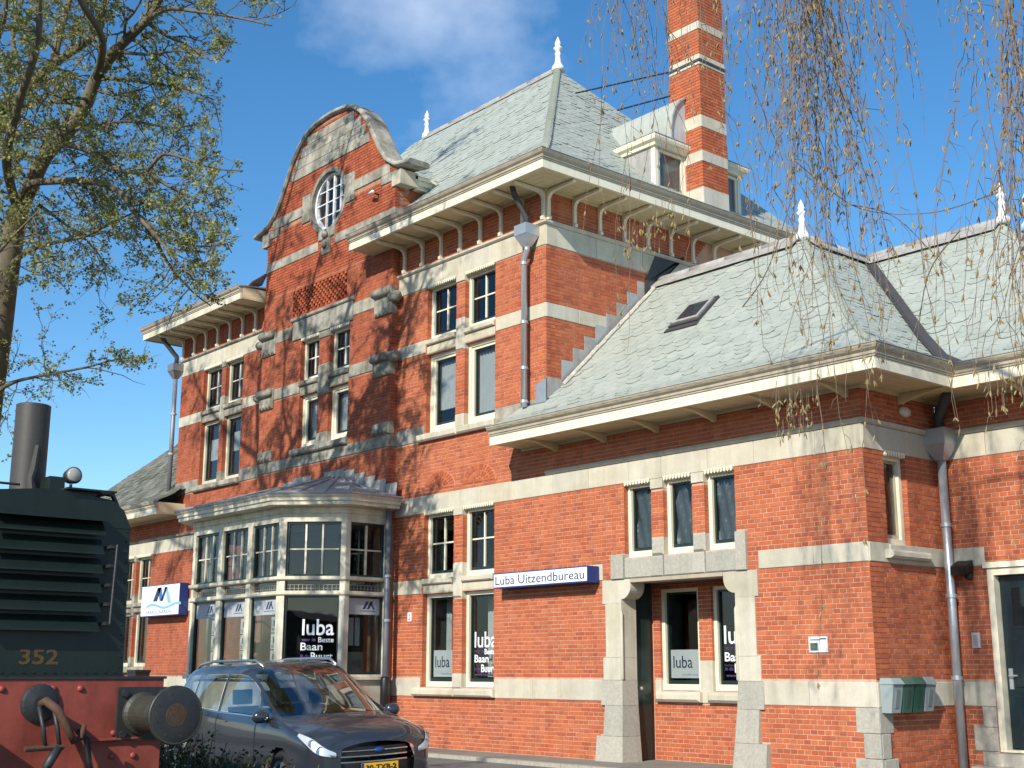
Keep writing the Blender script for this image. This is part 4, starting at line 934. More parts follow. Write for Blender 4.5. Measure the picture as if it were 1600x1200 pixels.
for i, (fr, ln) in enumerate(BF):
    k = posts[i]; pw = .085
    for j in range(k+1):
        u = ln*j/k; u0, u1 = u-pw, u+pw
        if j == 0: u0, u1 = 0, pw*1.15
        if j == k: u0, u1 = ln-pw*1.15, ln
        mb = MB(); fbox(mb, fr, u0+.001, u1-.001, 1.235, 2.63, -.14, .0); fbox(mb, fr, u0+.001, u1-.001, 2.71, 2.90, -.14, 0); fbox(mb, fr, u0+.001, u1-.001, 2.97, 3.96, -.14, 0); mb.build('post', m_oldcream, BAY)
    for j in range(k):
        a = ln*j/k+(pw*1.15 if j == 0 else pw); b = ln*(j+1)/k-(pw*1.15 if j == k-1 else pw)
        # upper light with bars
        mb = MB(); ring(mb, fr, a, b, 2.972, 3.958, .04, -.12, -.05); w = mb.build('upper_light', m_darkgreen, BAY); c, e, p, q = a+.04, b-.04, 3.012, 3.918
        nv = 2 if (b-a) > .75 else 1
        if i == 4 or i == 0: nv = 1
        if i == 2: nv = 2
        for g in range(1, nv+1):
            u = c+(e-c)*g/(nv+1); s2 = MB(); fbox(s2, fr, u-.017, u+.017, p, q, -.10, -.058); s2.build('glazing_bar', m_oldcream, w)
        zm = (p+q)/2; s2 = MB(); fbox(s2, fr, c, e, zm-.013, zm+.013, -.098, -.066); s2.build('glazing_bar', m_oldcream, w)
        xs = [c+(e-c)*g/(nv+1) for g in range(nv+2)]
        for g in range(nv+1):
            for r0, r1 in ((p, zm-.013), (zm+.013, q)): pane_obj(fr, xs[g]+.017*(g > 0), xs[g+1]-.017*(g < nv), r0, r1, -.085, w)
        # leaded strip
        s2 = MB(); fbox(s2, fr, a, b, 2.711, 2.899, -.10, -.095); s2 = s2.build('leaded_light', m_glass, BAY)
        nl = max(4, int((b-a)/.075)); s3 = MB()
        for g in range(1, nl): u = a+(b-a)*g/nl; fbox(s3, fr, u-.004, u+.004, 2.712, 2.82, -.094, -.085)
        fbox(s3, fr, a, b, 2.82, 2.828, -.094, -.084); fbox(s3, fr, a, b, 2.755, 2.761, -.094, -.084); s3.build('lead_cames', mat('came', (.35, .34, .28), .6), s2)
        # lower light
        mb = MB(); ring(mb, fr, a, b, 1.236, 2.628, .035, -.12, -.05, .05); w = mb.build('lower_light', m_darkgreen, BAY); pane_obj(fr, a+.035, b-.035, 1.286, 2.593, -.085, w)
        if i in (2, 4):     # frosted strip with a blue mark, vacancy sheets below
            s2 = MB(); fbox(s2, fr, a+.036, b-.036, 2.30, 2.592, -.084, -.0825); fs_ = s2.build('frosted_strip', mat('frosted_film', (.38, .41, .43), .6), w)
            cx = a+(b-a)*.60; s3 = MB()
            for q_ in ((-.11, -.03, .05, -.01), (-.02, .06, .12, .05)):
                u0, u1, u2, u3 = [cx+x for x in q_]; s3.add([fr.p(u0, 2.40, -.081), fr.p(u0+.06, 2.40, -.081), fr.p(u1+.06, 2.54, -.081), fr.p(u1, 2.54, -.081)], [(0, 1, 2, 3)])
            s3.add([fr.p(cx+.12, 2.40, -.081), fr.p(cx+.16, 2.40, -.081), fr.p(cx+.09, 2.52, -.081), fr.p(cx+.05, 2.52, -.081)], [(0, 1, 2, 3)]); s3.add([fr.p(cx-.16, 2.36, -.081), fr.p(cx+.18, 2.36, -.081), fr.p(cx+.18, 2.372, -.081), fr.p(cx-.16, 2.372, -.081)], [(0, 1, 2, 3)])
            s3.build('mark', m_navy, fs_)
        if i == 2:
            for r in range(4):
                s2 = MB(); fbox(s2, fr, b-.33, b-.07, 2.26-.30*(r+1)+.02, 2.26-.30*r, -.12, -.118); sh = s2.build('notice_sheet', m_paper, w)
                s3 = MB(); fbox(s3, fr, b-.25, b-.15, 2.26-.30*r-.17, 2.26-.30*r-.06, -.1175, -.117)
                for y_ in range(3): fbox(s3, fr, b-.31, b-.10, 2.26-.30*r-.21-.022*y_, 2.26-.30*r-.20-.022*y_, -.1175, -.117)
                s3.build('print', m_navy, sh)
sweep(bp, [(-2.2, .5), (-.2, .5), (-.2, .55), (-2.2, .55)]) if False else None
mb = MB(); mb.add([(x, y, .66) for x, y in bp], [tuple(range(6))]); mb.build('bay_floor', m_roomfloor, BAY); mb = MB(); mb.add([(x, y, 4.2) for x, y in bp], [tuple(range(6))[::-1]]); mb.build('bay_ceiling', m_room, BAY)
fr, ln = BF[3]    # lettering on the canted light
lf = [c for c in BAY.children if c.name.startswith('lower_light')][4]
text_on('lettering', 'luba', fr, ln*.5-.17, 1.93, -.080, .40, m_signwhite, lf, .005, .58); text_on('lettering', 'Beste', fr, ln*.5+.13, 1.80, -.080, .13, m_signwhite, lf, .001, .28); text_on('lettering', 'Baan', fr, ln*.5-.19, 1.66, -.079, .19, m_signwhite, lf, .002, .40); text_on('lettering', 'Buurt', fr, ln*.5, 1.49, -.079, .19, m_signwhite, lf, .002, .40); text_on('lettering', 'voor de', fr, ln*.5-.17, 1.82, -.081, .08, m_purple, lf, .002, .25); text_on('lettering', 'in de', fr, ln*.5-.19, 1.53, -.081, .09, m_purple, lf, .002, .16)
fr4, ln4 = BF[4]
for u in (.16, .30, .44): curtain(fr4, u, u+.10, 1.75, 2.25, d=-.3, amp=.01, name='vertical_blind')
# timber frame inside the bay
mb = MB(); mb.box(-22.0, -20.6, 15.0, 15.08, .6, 2.6); mb.build('inner_door_frame', mat('varnished_wood', (.30, .13, .03), .5, .3, 6), BLD)
# ------------------------------------------------------------------ rainwater pipes
def pipe(pts, r, zs, name='drain_pipe', hopper=None, m=None, fr=None):
    o = MB().tube(pts, r, 12).build(name, m or m_zinc, BLD, smooth=True)
    for (x, y, z) in zs:
        MB().lathe((x, y, z-.025), [(r*1.25, 0), (r*1.25, .05)], 12).build('pipe_clip', m_zinc, o)
        MB().box(x-.012, x+.012, y, y+.09, z-.012, z+.012).build('clip_arm', m_zinc, o)
    if hopper:
        x, y, z, w, h = hopper; mb = MB(); mb.hexa([(x+sx*a, y+sy*a, z+zz) for zz, a in ((0, .06), (h*.5, w)) for sy in (-1, 1) for sx in (-1, 1)]); mb.box(x-w*1.04, x+w*1.04, y-w*1.04, y+w*1.04, z+h*.5, z+h); mb.build('hopper', m or m_zinc, o)
    return o
px_ = -15.86; py_ = 13.86
pipe([(px_+.12, py_-.04, 8.42), (px_+.12, py_-.04, 8.36), (px_, py_, 8.22), (px_, py_, 5.62)], .052, [(px_, py_, 7.10), (px_, py_, 6.30), (px_, py_, 5.72), (px_, py_, 8.15)], hopper=(px_+.10, py_-.03, 8.42, .15, .38))
MB().tube([(px_+.1, py_-.03, 8.8), (px_+.1, py_-.03, 8.95), (px_+.1, 13.55, 9.3), (px_+.1, 13.5, 9.45)], .05, 10).build('drain_pipe', m_darklead, BLD, smooth=True)
lx = -28.97-.09
pipe([(lx, py_, 8.40), (lx, py_, 5.5)], .055, [(lx, py_, 7.5), (lx, py_, 6.5)], hopper=(lx, py_, 8.40, .15, .36), m=mat('weathered_zinc', (.25, .27, .30), .5, .2, 4, metal=.4))
MB().tube([(lx, py_, 8.76), (lx, py_, 8.95), (lx, 13.5, 9.3), (lx, 13.4, 9.45)], .06, 10).build('drain_pipe', m_darklead, BLD, smooth=True)
qx, qy = -9.26, 15.62
pipe([(qx, qy, 4.10), (qx, qy, -.02)], .06, [(qx, qy, 3.22), (qx, qy, 2.28), (qx, qy, 1.22)], hopper=(qx, qy, 4.10, .17, .42)); MB().tube([(qx, qy, 4.5), (qx, qy, 4.7), (-8.9, 15.3, 4.95)], .07, 10).build('drain_pipe', m_darklead, BLD, smooth=True)
bx, by = -19.50, 13.70
pipe([(bx, by, 4.2), (bx, by, -.02)], .055, [(bx, by, 3.0), (bx, by, 2.2)], m=mat('painted_pipe', (.17, .19, .22), .5, .2, 4, metal=.2))
MB().lathe((bx, by, 0), [(.085, 0), (.085, 1.15), (.07, 1.2)], 12).build('cast_iron_shoe', m_black, BLD, smooth=True)
sw_ = MB().box(XR1-.01, XR1-.004, YR+.01, 21.9, -.1, 4.95).build('wall', m_mortar, BLD); lay_bricks(sw_, Fr((XR1, 0, 0), (0, 1, 0), (1, 0, 0)), YR+.108, 20, 0, 4.95, d=.003)
finish_bricks(); finish_slates()
# ------------------------------------------------------------------ things fixed to the building
def sign_box(label, u0, u1, z0, z1, d, cat='sign'):
    t = thing('lightbox_sign', label, cat, loc=((u0+u1)/2, Y0-d/2, z0))
    mb = MB(); fbox(mb, F0, u0, u1, z0, z1, .03, d); mb.build('sign_case', m_blue, t)
    mb = MB(); fbox(mb, F0, u0+.012, u1-.012, z0+.02, z1-.02, d, d+.006); f = mb.build('sign_face', m_signwhite, t)
    mb = MB()
    for u in (u0+.25, u1-.25): fbox(mb, F0, u-.03, u+.03, z0+.05, z1-.05, -.0, .03)
    mb.build('mounting_bracket', m_zinc, t)
    return t, f
sd_ = .27
t, f = sign_box('long white lightbox sign with blue frame reading Luba Uitzendbureau', -16.48, -14.24, 2.63, 2.88, sd_)
text_on('lettering', 'Luba Uitzendbureau', F0, -16.43, 2.685, sd_+.006, .205, m_navy, f, .0, 2.12)
t, f = sign_box('square white lightbox sign with blue M logo and wave', -29.95, -27.93, 2.57, 3.31, .25)
mb = MB()
def quad(P, m_): mb.add([F0.p(u, z, .2585) for u, z in P], [(0, 1, 2, 3)], m_)
bx0 = -29.30
quad([(bx0, 2.92), (bx0+.22, 2.92), (bx0+.42, 3.24), (bx0+.22, 3.24)], 0); quad([(bx0+.22, 3.24), (bx0+.42, 3.24), (bx0+.54, 2.92), (bx0+.36, 2.92)], 1); quad([(bx0+.42, 2.92), (bx0+.52, 2.92), (bx0+.74, 3.24), (bx0+.60, 3.24)], 0); quad([(bx0+.60, 3.24), (bx0+.74, 3.24), (bx0+.98, 2.86), (bx0+.80, 2.86)], 2)
for i in range(14):
    a = bx0-.35+i*.13; za = 2.80+.045*math.sin(i*.62); zb = 2.80+.045*math.sin((i+1)*.62); quad([(a, za-.03), (a+.13, zb-.03), (a+.13, zb+.03), (a, za+.03)], 2)
mb.build('logo', [m_navy, mat('sign_mid_blue', (.04, .14, .42), .4), m_lightblue], f)
text_on('lettering', 'MAKELAARDIJ', F0, -29.62, 2.63, .2565, .11, mat('lettering_grey', (.12, .16, .26), .4), f, .0, 1.3)
# posters behind glass
def poster(fr, u0, u1, z0, z1, d, label):
    mb = MB(); fbox(mb, fr, u0, u1, z0, z1, d-.004, d); p = mb.build('window_poster', m_paper, label=label, cat='poster')
    text_on('lettering', 'luba', fr, u0+.05, z0+(z1-z0)*.36, d+.001, (z1-z0)*.62, m_navy, p, .0, (u1-u0)*.62)
    text_on('lettering', 'uitzendbureau', fr, u0+(u1-u0)*.35, z0+.04, d+.001, .05, mat('lettering_pale', (.4, .44, .5), .5), p, .0, (u1-u0)*.5)
poster(F0, -18.68, -18.02, 1.20, 1.66, -.175, 'white luba poster in the left ground floor window of the pair beside the bay')
poster(FB, -13.64, -13.02, 1.20, 1.62, -.125, 'white luba poster in the window of the recessed entrance')
def lettering(fr, u0, z0, d, k, w):
    for body, u, z, s, wd, m_ in (('luba', 0, .62, .42, .66, m_signwhite), ('voor de', .02, .52, .09, .26, m_purple), ('Beste', .30, .49, .14, .30, m_signwhite), ('Baan', 0, .34, .20, .42, m_signwhite), ('Buurt', .20, .16, .20, .42, m_signwhite), ('in de', .0, .19, .09, .17, m_purple), ('www.luba.nl', .02, .09, .07, .5, m_purple)):
        text_on('lettering', body, fr, u0+u*k, z0+z*k, d, s*k, m_, w, .003 if m_ is m_signwhite else 0, wd*k)
wins = [c for c in BLD.children if c.name.startswith('window') and not c.name.startswith(('window_surround', 'window_sill'))]
def nearest(fr, u, z): 
    P = fr.p(u, z, -.1); return min(wins, key=lambda w: (sum((Vector(c) for c in w.bound_box), Vector())/8-P).length)
lettering(F0, -17.50, 1.14, -.160, .9, nearest(F0, -17.23, 1.8)); lettering(FB, -12.56, 1.14, -.110, .9, nearest(FB, -12.34, 1.8))
# small fittings
t = thing('house_number_plate', 'small white enamel house number plate on the wall beside the bay drain pipe', 'number plate', loc=F0.p(-19.18, 2.18, 0))
mb = MB(); fbox(mb, F0, -19.24, -19.13, 2.18, 2.34, .0, .014); pl = mb.build('plate', m_signwhite, t); text_on('numeral', '2', F0, -19.215, 2.21, .0145, .14, m_navy, pl, 0, .06)
t = thing('information_plaque', 'small white plaque with a picture on the annex brick wall near the corner', 'plaque', loc=F0.p(-10.23, 1.54, 0))
mb = MB(); fbox(mb, F0, -10.38, -10.09, 1.54, 1.74, .0, .016); pl = mb.build('plate', m_signwhite, t)
mb = MB(); fbox(mb, F0, -10.36, -10.24, 1.56, 1.66, .016, .0168); fbox(mb, F0, -10.36, -10.20, 1.69, 1.705, .016, .0168); fbox(mb, F0, -10.20, -10.11, 1.70, 1.72, .016, .0168); mb.build('print', mat('plaque_print', (.12, .16, .14), .6, .5, 40), pl)
t = thing('intercom_panel', 'light grey intercom panel with buttons beside the dark green door', 'intercom', loc=FR.p(-9.03, 1.6, 0))
mb = MB(); chbox(mb, FR, -9.08, -8.97, 1.60, 1.80, 0, .035, .008); b_ = mb.build('housing', mat('grey_plastic', (.55, .56, .57), .5), t)
for k in range(4): mb = MB(); fbox(mb, FR, -9.055, -8.995, 1.625+.038*k, 1.648+.038*k, .035, .039); mb.build('button', m_zinc, b_)
t = thing('floodlight', 'dark bronze outdoor floodlight with motion sensor next to the drain pipe', 'floodlight', loc=FR.p(-9.08, 2.5, 0))
mb = MB(); mb.hexa([FR.p(u, z, d) for d, zz in ((.05, (2.60, 2.74)), (.22, (2.55, 2.66))) for z in zz for u in (-9.20, -8.97)]); h_ = mb.build('lamp_head', mat('bronze_metal', (.03, .022, .018), .4, .1, 5, metal=.4), t)
mb = MB(); mb.hexa([FR.p(u, z, d) for d, zz in ((.10, (2.575, 2.58)), (.235, (2.545, 2.64))) for z in zz for u in (-9.18, -8.99)]); mb.build('lamp_glass', m_black, h_); mb = MB(); mb.lathe(FR.p(-9.03, 2.53, .06), [(.02, -.05), (.045, -.02), (.045, .03), (.02, .05)], 10); fbox(mb, FR, -9.10, -9.02, 2.52, 2.62, 0, .06); mb.build('sensor', m_black, t, smooth=False)
t = thing('soffit_lamp', 'small oval bulkhead lamp under the eave on the annex side wall', 'lamp', loc=FA.p(15.0, 4.68, 0))
mb = MB()
for k in range(2):
    pass
mb.lathe(FA.p(14.98, 4.70, 0), [(.075, 0), (.075, .03), (.065, .06), (.03, .085)], 14, (1, 0, 0)); lb = mb.build('lamp_bowl', mat('opal_glass', (.62, .56, .44), .3), t, smooth=True)
for v in lb.data.vertices: v.co.y = 14.98+(v.co.y-14.98)*1.55
t = thing('security_camera', 'small white security camera on the gable brickwork', 'camera', loc=FG.p(-20.35, 10.7, 0))
MB().tube([FG.p(-20.30, 10.70, 0), FG.p(-20.30, 10.70, .10)], .018, 8).build('arm', m_black, t); MB().lathe(FG.p(-20.46, 10.73, .12), [(.035, 0), (.035, .22), (.028, .23)], 10, (1, -.3, -.1)).build('camera_body', m_white, t, smooth=True)
# four letter boxes on the annex side wall
BX = [((.30, .36, .355), 'pale grey', 'at the building corner'), ((.045, .11, .085), 'dark green', 'beside the pale grey box'), ((.02, .085, .06), 'bottle green', 'beside the mid grey box'), ((.22, .27, .28), 'mid grey', 'next to the drain pipe')]
for k, (c, nm, wh) in enumerate(BX):
    y0 = 14.04+k*.245; y1 = y0+.225; z0, z1 = .80+.01*(k == 3), 1.20; t = thing('letter_box', nm+' letter box on the annex side wall '+wh, 'letter box', loc=FA.p(y0+.11, z0, .12))
    m_ = mat('letter_box_'+nm.replace(' ', '_'), c, .35, .1, 6); mb = MB(); mb.hexa([FA.p(u, z, d) for z, d1 in ((z0, .15), (z1-.06, .205)) for d in (.016, d1) for u in ((y0+.015, y1-.015) if z == z0 else (y0, y1))]); b_ = mb.build('body', m_, t)
    mb = MB(); mb.hexa([FA.p(u, z, d) for z, a, d1 in ((z1-.055, .0, .225), (z1+(.035 if k else .02), .012, .17)) for d in (.016, d1) for u in (y0-.006+a, y1+.006-a)]); mb.build('lid', m_, t)
    mb = MB(); mb.hexa([FA.p(u, z, d) for z, d1 in ((z0+.06, .163), (z1-.12, .200)) for d in (d1-.01, d1+.004) for u in (y0+.075, y1-.075)]); mb.build('front_groove', mat('letter_box_groove_'+nm.replace(' ', '_'), tuple(x*.6 for x in c), .4), b_)
# bin by the left annex
t = thing('litter_bin', 'black rectangular litter bin standing by the left annex wall', 'bin', loc=(-29.0, 13.4, 0)); MB().box(-29.25, -28.82, 13.2, 13.55, -.02, 1.26).build('body', m_black, t); MB().box(-29.27, -28.80, 13.18, 13.57, 1.26, 1.32).build('lid', m_black, t)
# ------------------------------------------------------------------ locomotive (shunter) on its track, facing along the building
LOC = thing('shunting_locomotive', 'small dark green shunting locomotive with red buffer beam numbered 352', 'locomotive', loc=(-10.19, 3.89, -.12))
m_lg = mat('locomotive_green', (.011, .020, .016), .42, .2, 5, .05, streak=.25, dirt=(.75, .72, .65)); m_lr = mat('locomotive_red', (.32, .066, .044), .55, .2, 4, .08, streak=.3, dirt=(.7, .62, .55), dscale=2)
m_iron = mat('greasy_iron', (.045, .047, .05), .5, .3, 12, .2, metal=.3); m_rust = mat('rusty_steel', (.11, .055, .03), .8, .4, 12, .4); m_stack = mat('exhaust_paint', (.06, .055, .048), .55, .2, 5, .1, streak=.2)
LX, LY = -10.19, 3.89
FL = Fr((LX, 0, 0), (0, 1, 0), (1, 0, 0))
bm_ = MB(); fbox(bm_, FL, LY-1.03, LY+1.03, .25, 1.225, -.06, 0); beam = bm_.build('buffer_beam', m_lr, LOC)
mb = MB(); mb.box(LX-.35, LX+.012, LY-1.05, LY+1.05, 1.225, 1.245); mb.build('footplate', m_iron, LOC)
for u, z in ((-.62, 1.15), (-.3, 1.15), (.10, 1.15), (.32, 1.15), (.62, .80), (.80, .80), (.62, .62), (.80, .62), (-.1, .5), (.3, .45), (-.62, .8)):
    MB().lathe(FL.p(LY+u, z, 0), [(.028, 0), (.024, .012), (.010, .02)], 10, (1, 0, 0)).build('rivet', m_lr, beam, smooth=True)
MB().tube([FL.p(LY+.42, .745, .02), FL.p(LY+.86, .76, .02)], .014, 6).build('grab_rail', m_lr, beam)
for s in (-1, 1):
    by_ = LY+.84*s; bz = .95
    mb = MB(); fbox(mb, FL, by_-.21, by_+.21, bz-.21, bz+.21, .0, .03); bf = mb.build('buffer', m_iron, LOC)
    for a in (-.16, .16):
        for c in (-.16, .16): MB().lathe(FL.p(by_+a, bz+c, .03), [(.03, 0), (.03, .025)], 6, (1, 0, 0)).build('bolt', m_iron, bf)
    MB().lathe(FL.p(by_, bz, .03), [(.17, 0), (.17, .03), (.145, .05), (.14, .34), (.12, .35), (.12, .55), (.16, .58), (.22, .60), (.22, .615)], 28, (1, 0, 0)).build('buffer_barrel', mat('buffer_barrel_paint', (.050, .050, .038), .5, .4, 6, .15), bf, smooth=False)
    dk = MB().lathe(FL.p(by_, bz, .625), [(.228, -.005), (.228, .012), (.20, .022), (.10, .028), (.0, .03)], 32, (1, 0, 0)).build('buffer_disc', m_iron, bf, smooth=True)
    MB().lathe(FL.p(by_, bz, .652), [(.095, 0), (.085, .003), (.0, .004)], 20, (1, 0, 0)).build('rust_patch', mat('rust_patch', (.085, .048, .028), .85, .5, 14, .4), dk)
    for k in range(8):
        a = k*math.pi/4+.3; MB().lathe(FL.p(by_+.165*math.cos(a), bz+.165*math.sin(a), .645), [(.014, 0), (.012, .006)], 8, (1, 0, 0)).build('rivet', m_iron, dk)
# coupling hook
hk = MB().lathe(FL.p(LY, 1.04, 0), [(.15, 0), (.15, .02), (.13, .03), (.06, .05)], 20, (1, 0, 0)).build('drawgear', m_iron, LOC)
MB().tube([FL.p(LY, 1.03, .03), FL.p(LY, 1.06, .14), FL.p(LY+.05, 1.0, .24), FL.p(LY+.14, .86, .25), FL.p(LY+.20, .76, .24), FL.p(LY+.26, .78, .22), FL.p(LY+.29, .88, .21)], [.035, .035, .035, .032, .03, .026, .018], 8).build('hook', m_rust, hk, smooth=True)
for dy in (-.06, .05): MB().tube([FL.p(LY+dy, 1.02, .16), FL.p(LY+dy+.03, .86, .20), FL.p(LY+dy+.06, .70, .20)], .018, 6).build('link', m_iron, hk, smooth=True)
MB().tube([FL.p(LY-.16, .71, .2), FL.p(LY+.14, .72, .2)], .022, 8).build('screw_handle', m_rust, hk); MB().tube([FL.p(LY+.10, .72, .2), FL.p(LY+.02, .58, .2), FL.p(LY+.05, .5, .18)], .04, 8).build('shackle', m_iron, hk, smooth=True)
MB().tube([FL.p(LY+.30, .83, .05), FL.p(LY+.36, .76, .10), FL.p(LY+.38, .60, .12), FL.p(LY+.42, .45, .12)], .026, 8).build('brake_hose', m_black, hk, smooth=True)
# hood
hw = .70; prof = [(-hw, 1.245), (-hw+.02, 2.45), (-hw+.09, 2.60), (-hw+.20, 2.68), (0, 2.735), (hw-.20, 2.68), (hw-.09, 2.60), (hw-.02, 2.45), (hw, 1.245)]
HX = LX-.07; mb = MB(); mb.prism([(HX, LY+u, z) for u, z in prof], (-2.6, 0, 0)); hood = mb.build('hood', m_lg, LOC)
mb = MB(); mb.prism([(HX+.006, LY+u*1.006, z) for u, z in prof if z > 2.4], (-.08, 0, 0)); mb.build('hood_edge', m_lg, hood)
for k in range(6):
    zt = 2.50-.155*k; mb = MB(); mb.prism([(HX+.004, LY-.50, zt), (HX+.10, LY-.50, zt-.115), (HX+.10, LY-.50, zt-.128), (HX+.004, LY-.50, zt-.018)], (0, .93, 0)); mb.build('louvre_slat', m_lg, hood)
mb = MB(); mb.prism([(HX+.004, LY-.5, 2.52), (HX+.13, LY-.5, 2.50), (HX+.13, LY-.5, 2.485), (HX+.004, LY-.5, 2.505)], (0, .95, 0)); mb.build('louvre_hood', m_lg, hood)
rod = MB().tube([FL.p(LY+.50, 1.66, .06), FL.p(LY+.52, 2.30, .06)], .010, 6).build('louvre_rod', m_iron, hood)
for k in range(5): MB().box(HX+.02, HX+.12, LY+.47, LY+.53, 1.65+.155*k, 1.675+.155*k).build('rod_lever', m_iron, rod)
for k in range(6):
    mb = MB(); mb.prism([(HX-.15, LY+hw-.02, 1.75+.13*k), (HX-.15, LY+hw+.045, 1.71+.13*k), (HX-.15, LY+hw-.01, 1.69+.13*k)], (-.9, 0, 0)); mb.build('side_louvre', m_lg, hood)
for k in range(14): MB().lathe((HX, LY+hw-.035-(.015 if k > 10 else 0), 1.32+.085*k), [(.010, 0), (.006, .008)], 6, (1, 0, 0)).build('rivet', m_lg, hood)
for k in range(16): MB().lathe((HX, LY-hw+.08+.083*k, 1.275), [(.011, 0), (.007, .009)], 6, (1, 0, 0)).build('rivet', m_lg, hood)
mb = MB(); fbox(mb, Fr((HX, 0, 0), (0, 1, 0), (1, 0, 0)), LY-hw, LY+hw, 1.246, 1.258, 0, .03); mb.build('base_angle', m_lg, hood)
text_on('number', '352', Fr((HX, 0, 0), (0, 1, 0), (1, 0, 0)), LY-.16, 1.34, .0015, .165, mat('number_yellow', (.12, .066, .016), .5, .3, 20), hood, .003, .31)
sp = MB().lathe((LX-.72, LY+.02, 2.68), [(.15, 0), (.15, .04), (.143, .05), (.143, .84), (.135, .845)], 56).build('exhaust_stack', m_stack, LOC, smooth=False)
MB().lathe((LX-.72, LY+.02, 3.50), [(.13, 0), (.13, .024)], 20).build('stack_bore', m_black, sp)
MB().tube([(LX-.50, LY-.02, 2.74), (LX-.52, LY-.03, 2.86), (LX-.55, LY+.0, 2.95), (LX-.55, LY+.02, 3.15)], [.03, .026, .03, .022], 8).build('whistle', m_stack, LOC)
br_ = MB().box(LX-.60, LX-.02, LY+.10, LY+.52, 2.735, 2.75).build('lamp_shelf', m_lg, LOC); MB().prism([(LX-.1, LY+.12, 2.735), (LX-.1, LY+.12, 2.55), (LX-.1, LY+.42, 2.735)], (-.01, 0, 0)).build('shelf_gusset', m_lg, br_)
MB().box(LX-.52, LX-.32, LY+.06, LY+.19, 2.75, 2.87).build('junction_box', m_lg, br_)
lm = MB().lathe((LX-.42, LY+.28, 2.90), [(.025, -.09), (.06, -.04), (.07, .02), (.073, .05), (.067, .055)], 22, (1, .05, .05)).build('headlamp', m_iron, LOC, smooth=True); MB().lathe((LX-.365, LY+.283, 2.903), [(.065, 0), (.05, .012), (.0, .018)], 22, (1, .05, .05)).build('lamp_glass', mat('lamp_glass', (.34, .33, .30), .2), lm, smooth=True)
MB().tube([(LX-.42, LY+.28, 2.75), (LX-.42, LY+.28, 2.83)], .014, 6).build('lamp_post', m_iron, lm)
MB().tube([(LX-.5, LY-.65, 2.74), (LX-.5, LY-.65, 2.80), (LX-.5, LY-.12, 2.80)], .012, 6).build('hand_rail', m_iron, LOC)
MB().tube([(LX-.20, LY+.42, 2.70), (LX-.20, LY+.46, 2.75), (LX-.20, LY+.56, 2.74), (LX-.20, LY+.60, 2.66), (LX-.2, LY+.62, 2.56)], .022, 8).build('lifting_handle', m_lg, LOC, smooth=True)
# frame, cab behind, wheels
MB().box(LX-6.4, LX-.06, LY-.95, LY+.95, .62, 1.22).build('frame', m_lr, LOC)
cab = MB(); cab.box(LX-5.6, LX-2.7, LY-1.15, LY+1.15, 1.245, 2.55); cab = cab.build('cab', m_lg, LOC); MB().prism([(LX-2.6, LY+u, z) for u, z in ((-1.2, 2.55), (1.2, 2.55), (.8, 2.72), (0, 2.78), (-.8, 2.72))], (-3.1, 0, 0)).build('cab_roof', m_iron, cab)
for x in (LX-1.6, LX-4.6):
    for s in (-1, 1):
        w_ = MB().lathe((x, LY+s*.66, .38), [(.50, 0), (.50, .13), (.53, .13), (.53, .16)] if s < 0 else [(.53, -.16), (.53, -.13), (.50, -.13), (.50, 0)], 28, (0, 1, 0)).build('wheel', m_iron, LOC)
trk = MB()
for s in (-1, 1):
    MB().box(-40, -7, LY+s*.72-.035, LY+s*.72+.035, -.26, -.12).build('rail', m_rust, kind='structure')
slp = MB().box(-.11, .11, -1.25, 1.25, -.32, -.25).mesh('sleeper', m_rust)
for i in range(40): obj('sleeper', slp, kind='structure', loc=(-30+i*.6, LY, 0))
# ------------------------------------------------------------------ car
CAR = thing('parked_car', 'dark grey people carrier with silver roof rails parked in front of the bay', 'car', loc=(-15.70, 9.55, -.30), local=True)
CAR.rotation_euler = (math.radians(2.0), math.radians(0), math.radians(-4))
m_paint = mat('car_paint', (.040, .048, .064), .26, .06, 9, 0, metal=.35, coat=1.0); m_refl = mat('headlight_reflector', (.80, .82, .84), .3, .1, 30, metal=.35); m_chrome = mat('chrome', (.75, .76, .78), .12, metal=1.0); m_rail = mat('roof_rail_alloy', (.55, .56, .58), .32, metal=.9); m_tyre = mat('tyre', (.015, .015, .016), .85, .2, 20); m_trim = mat('car_trim', (.012, .012, .014), .35)
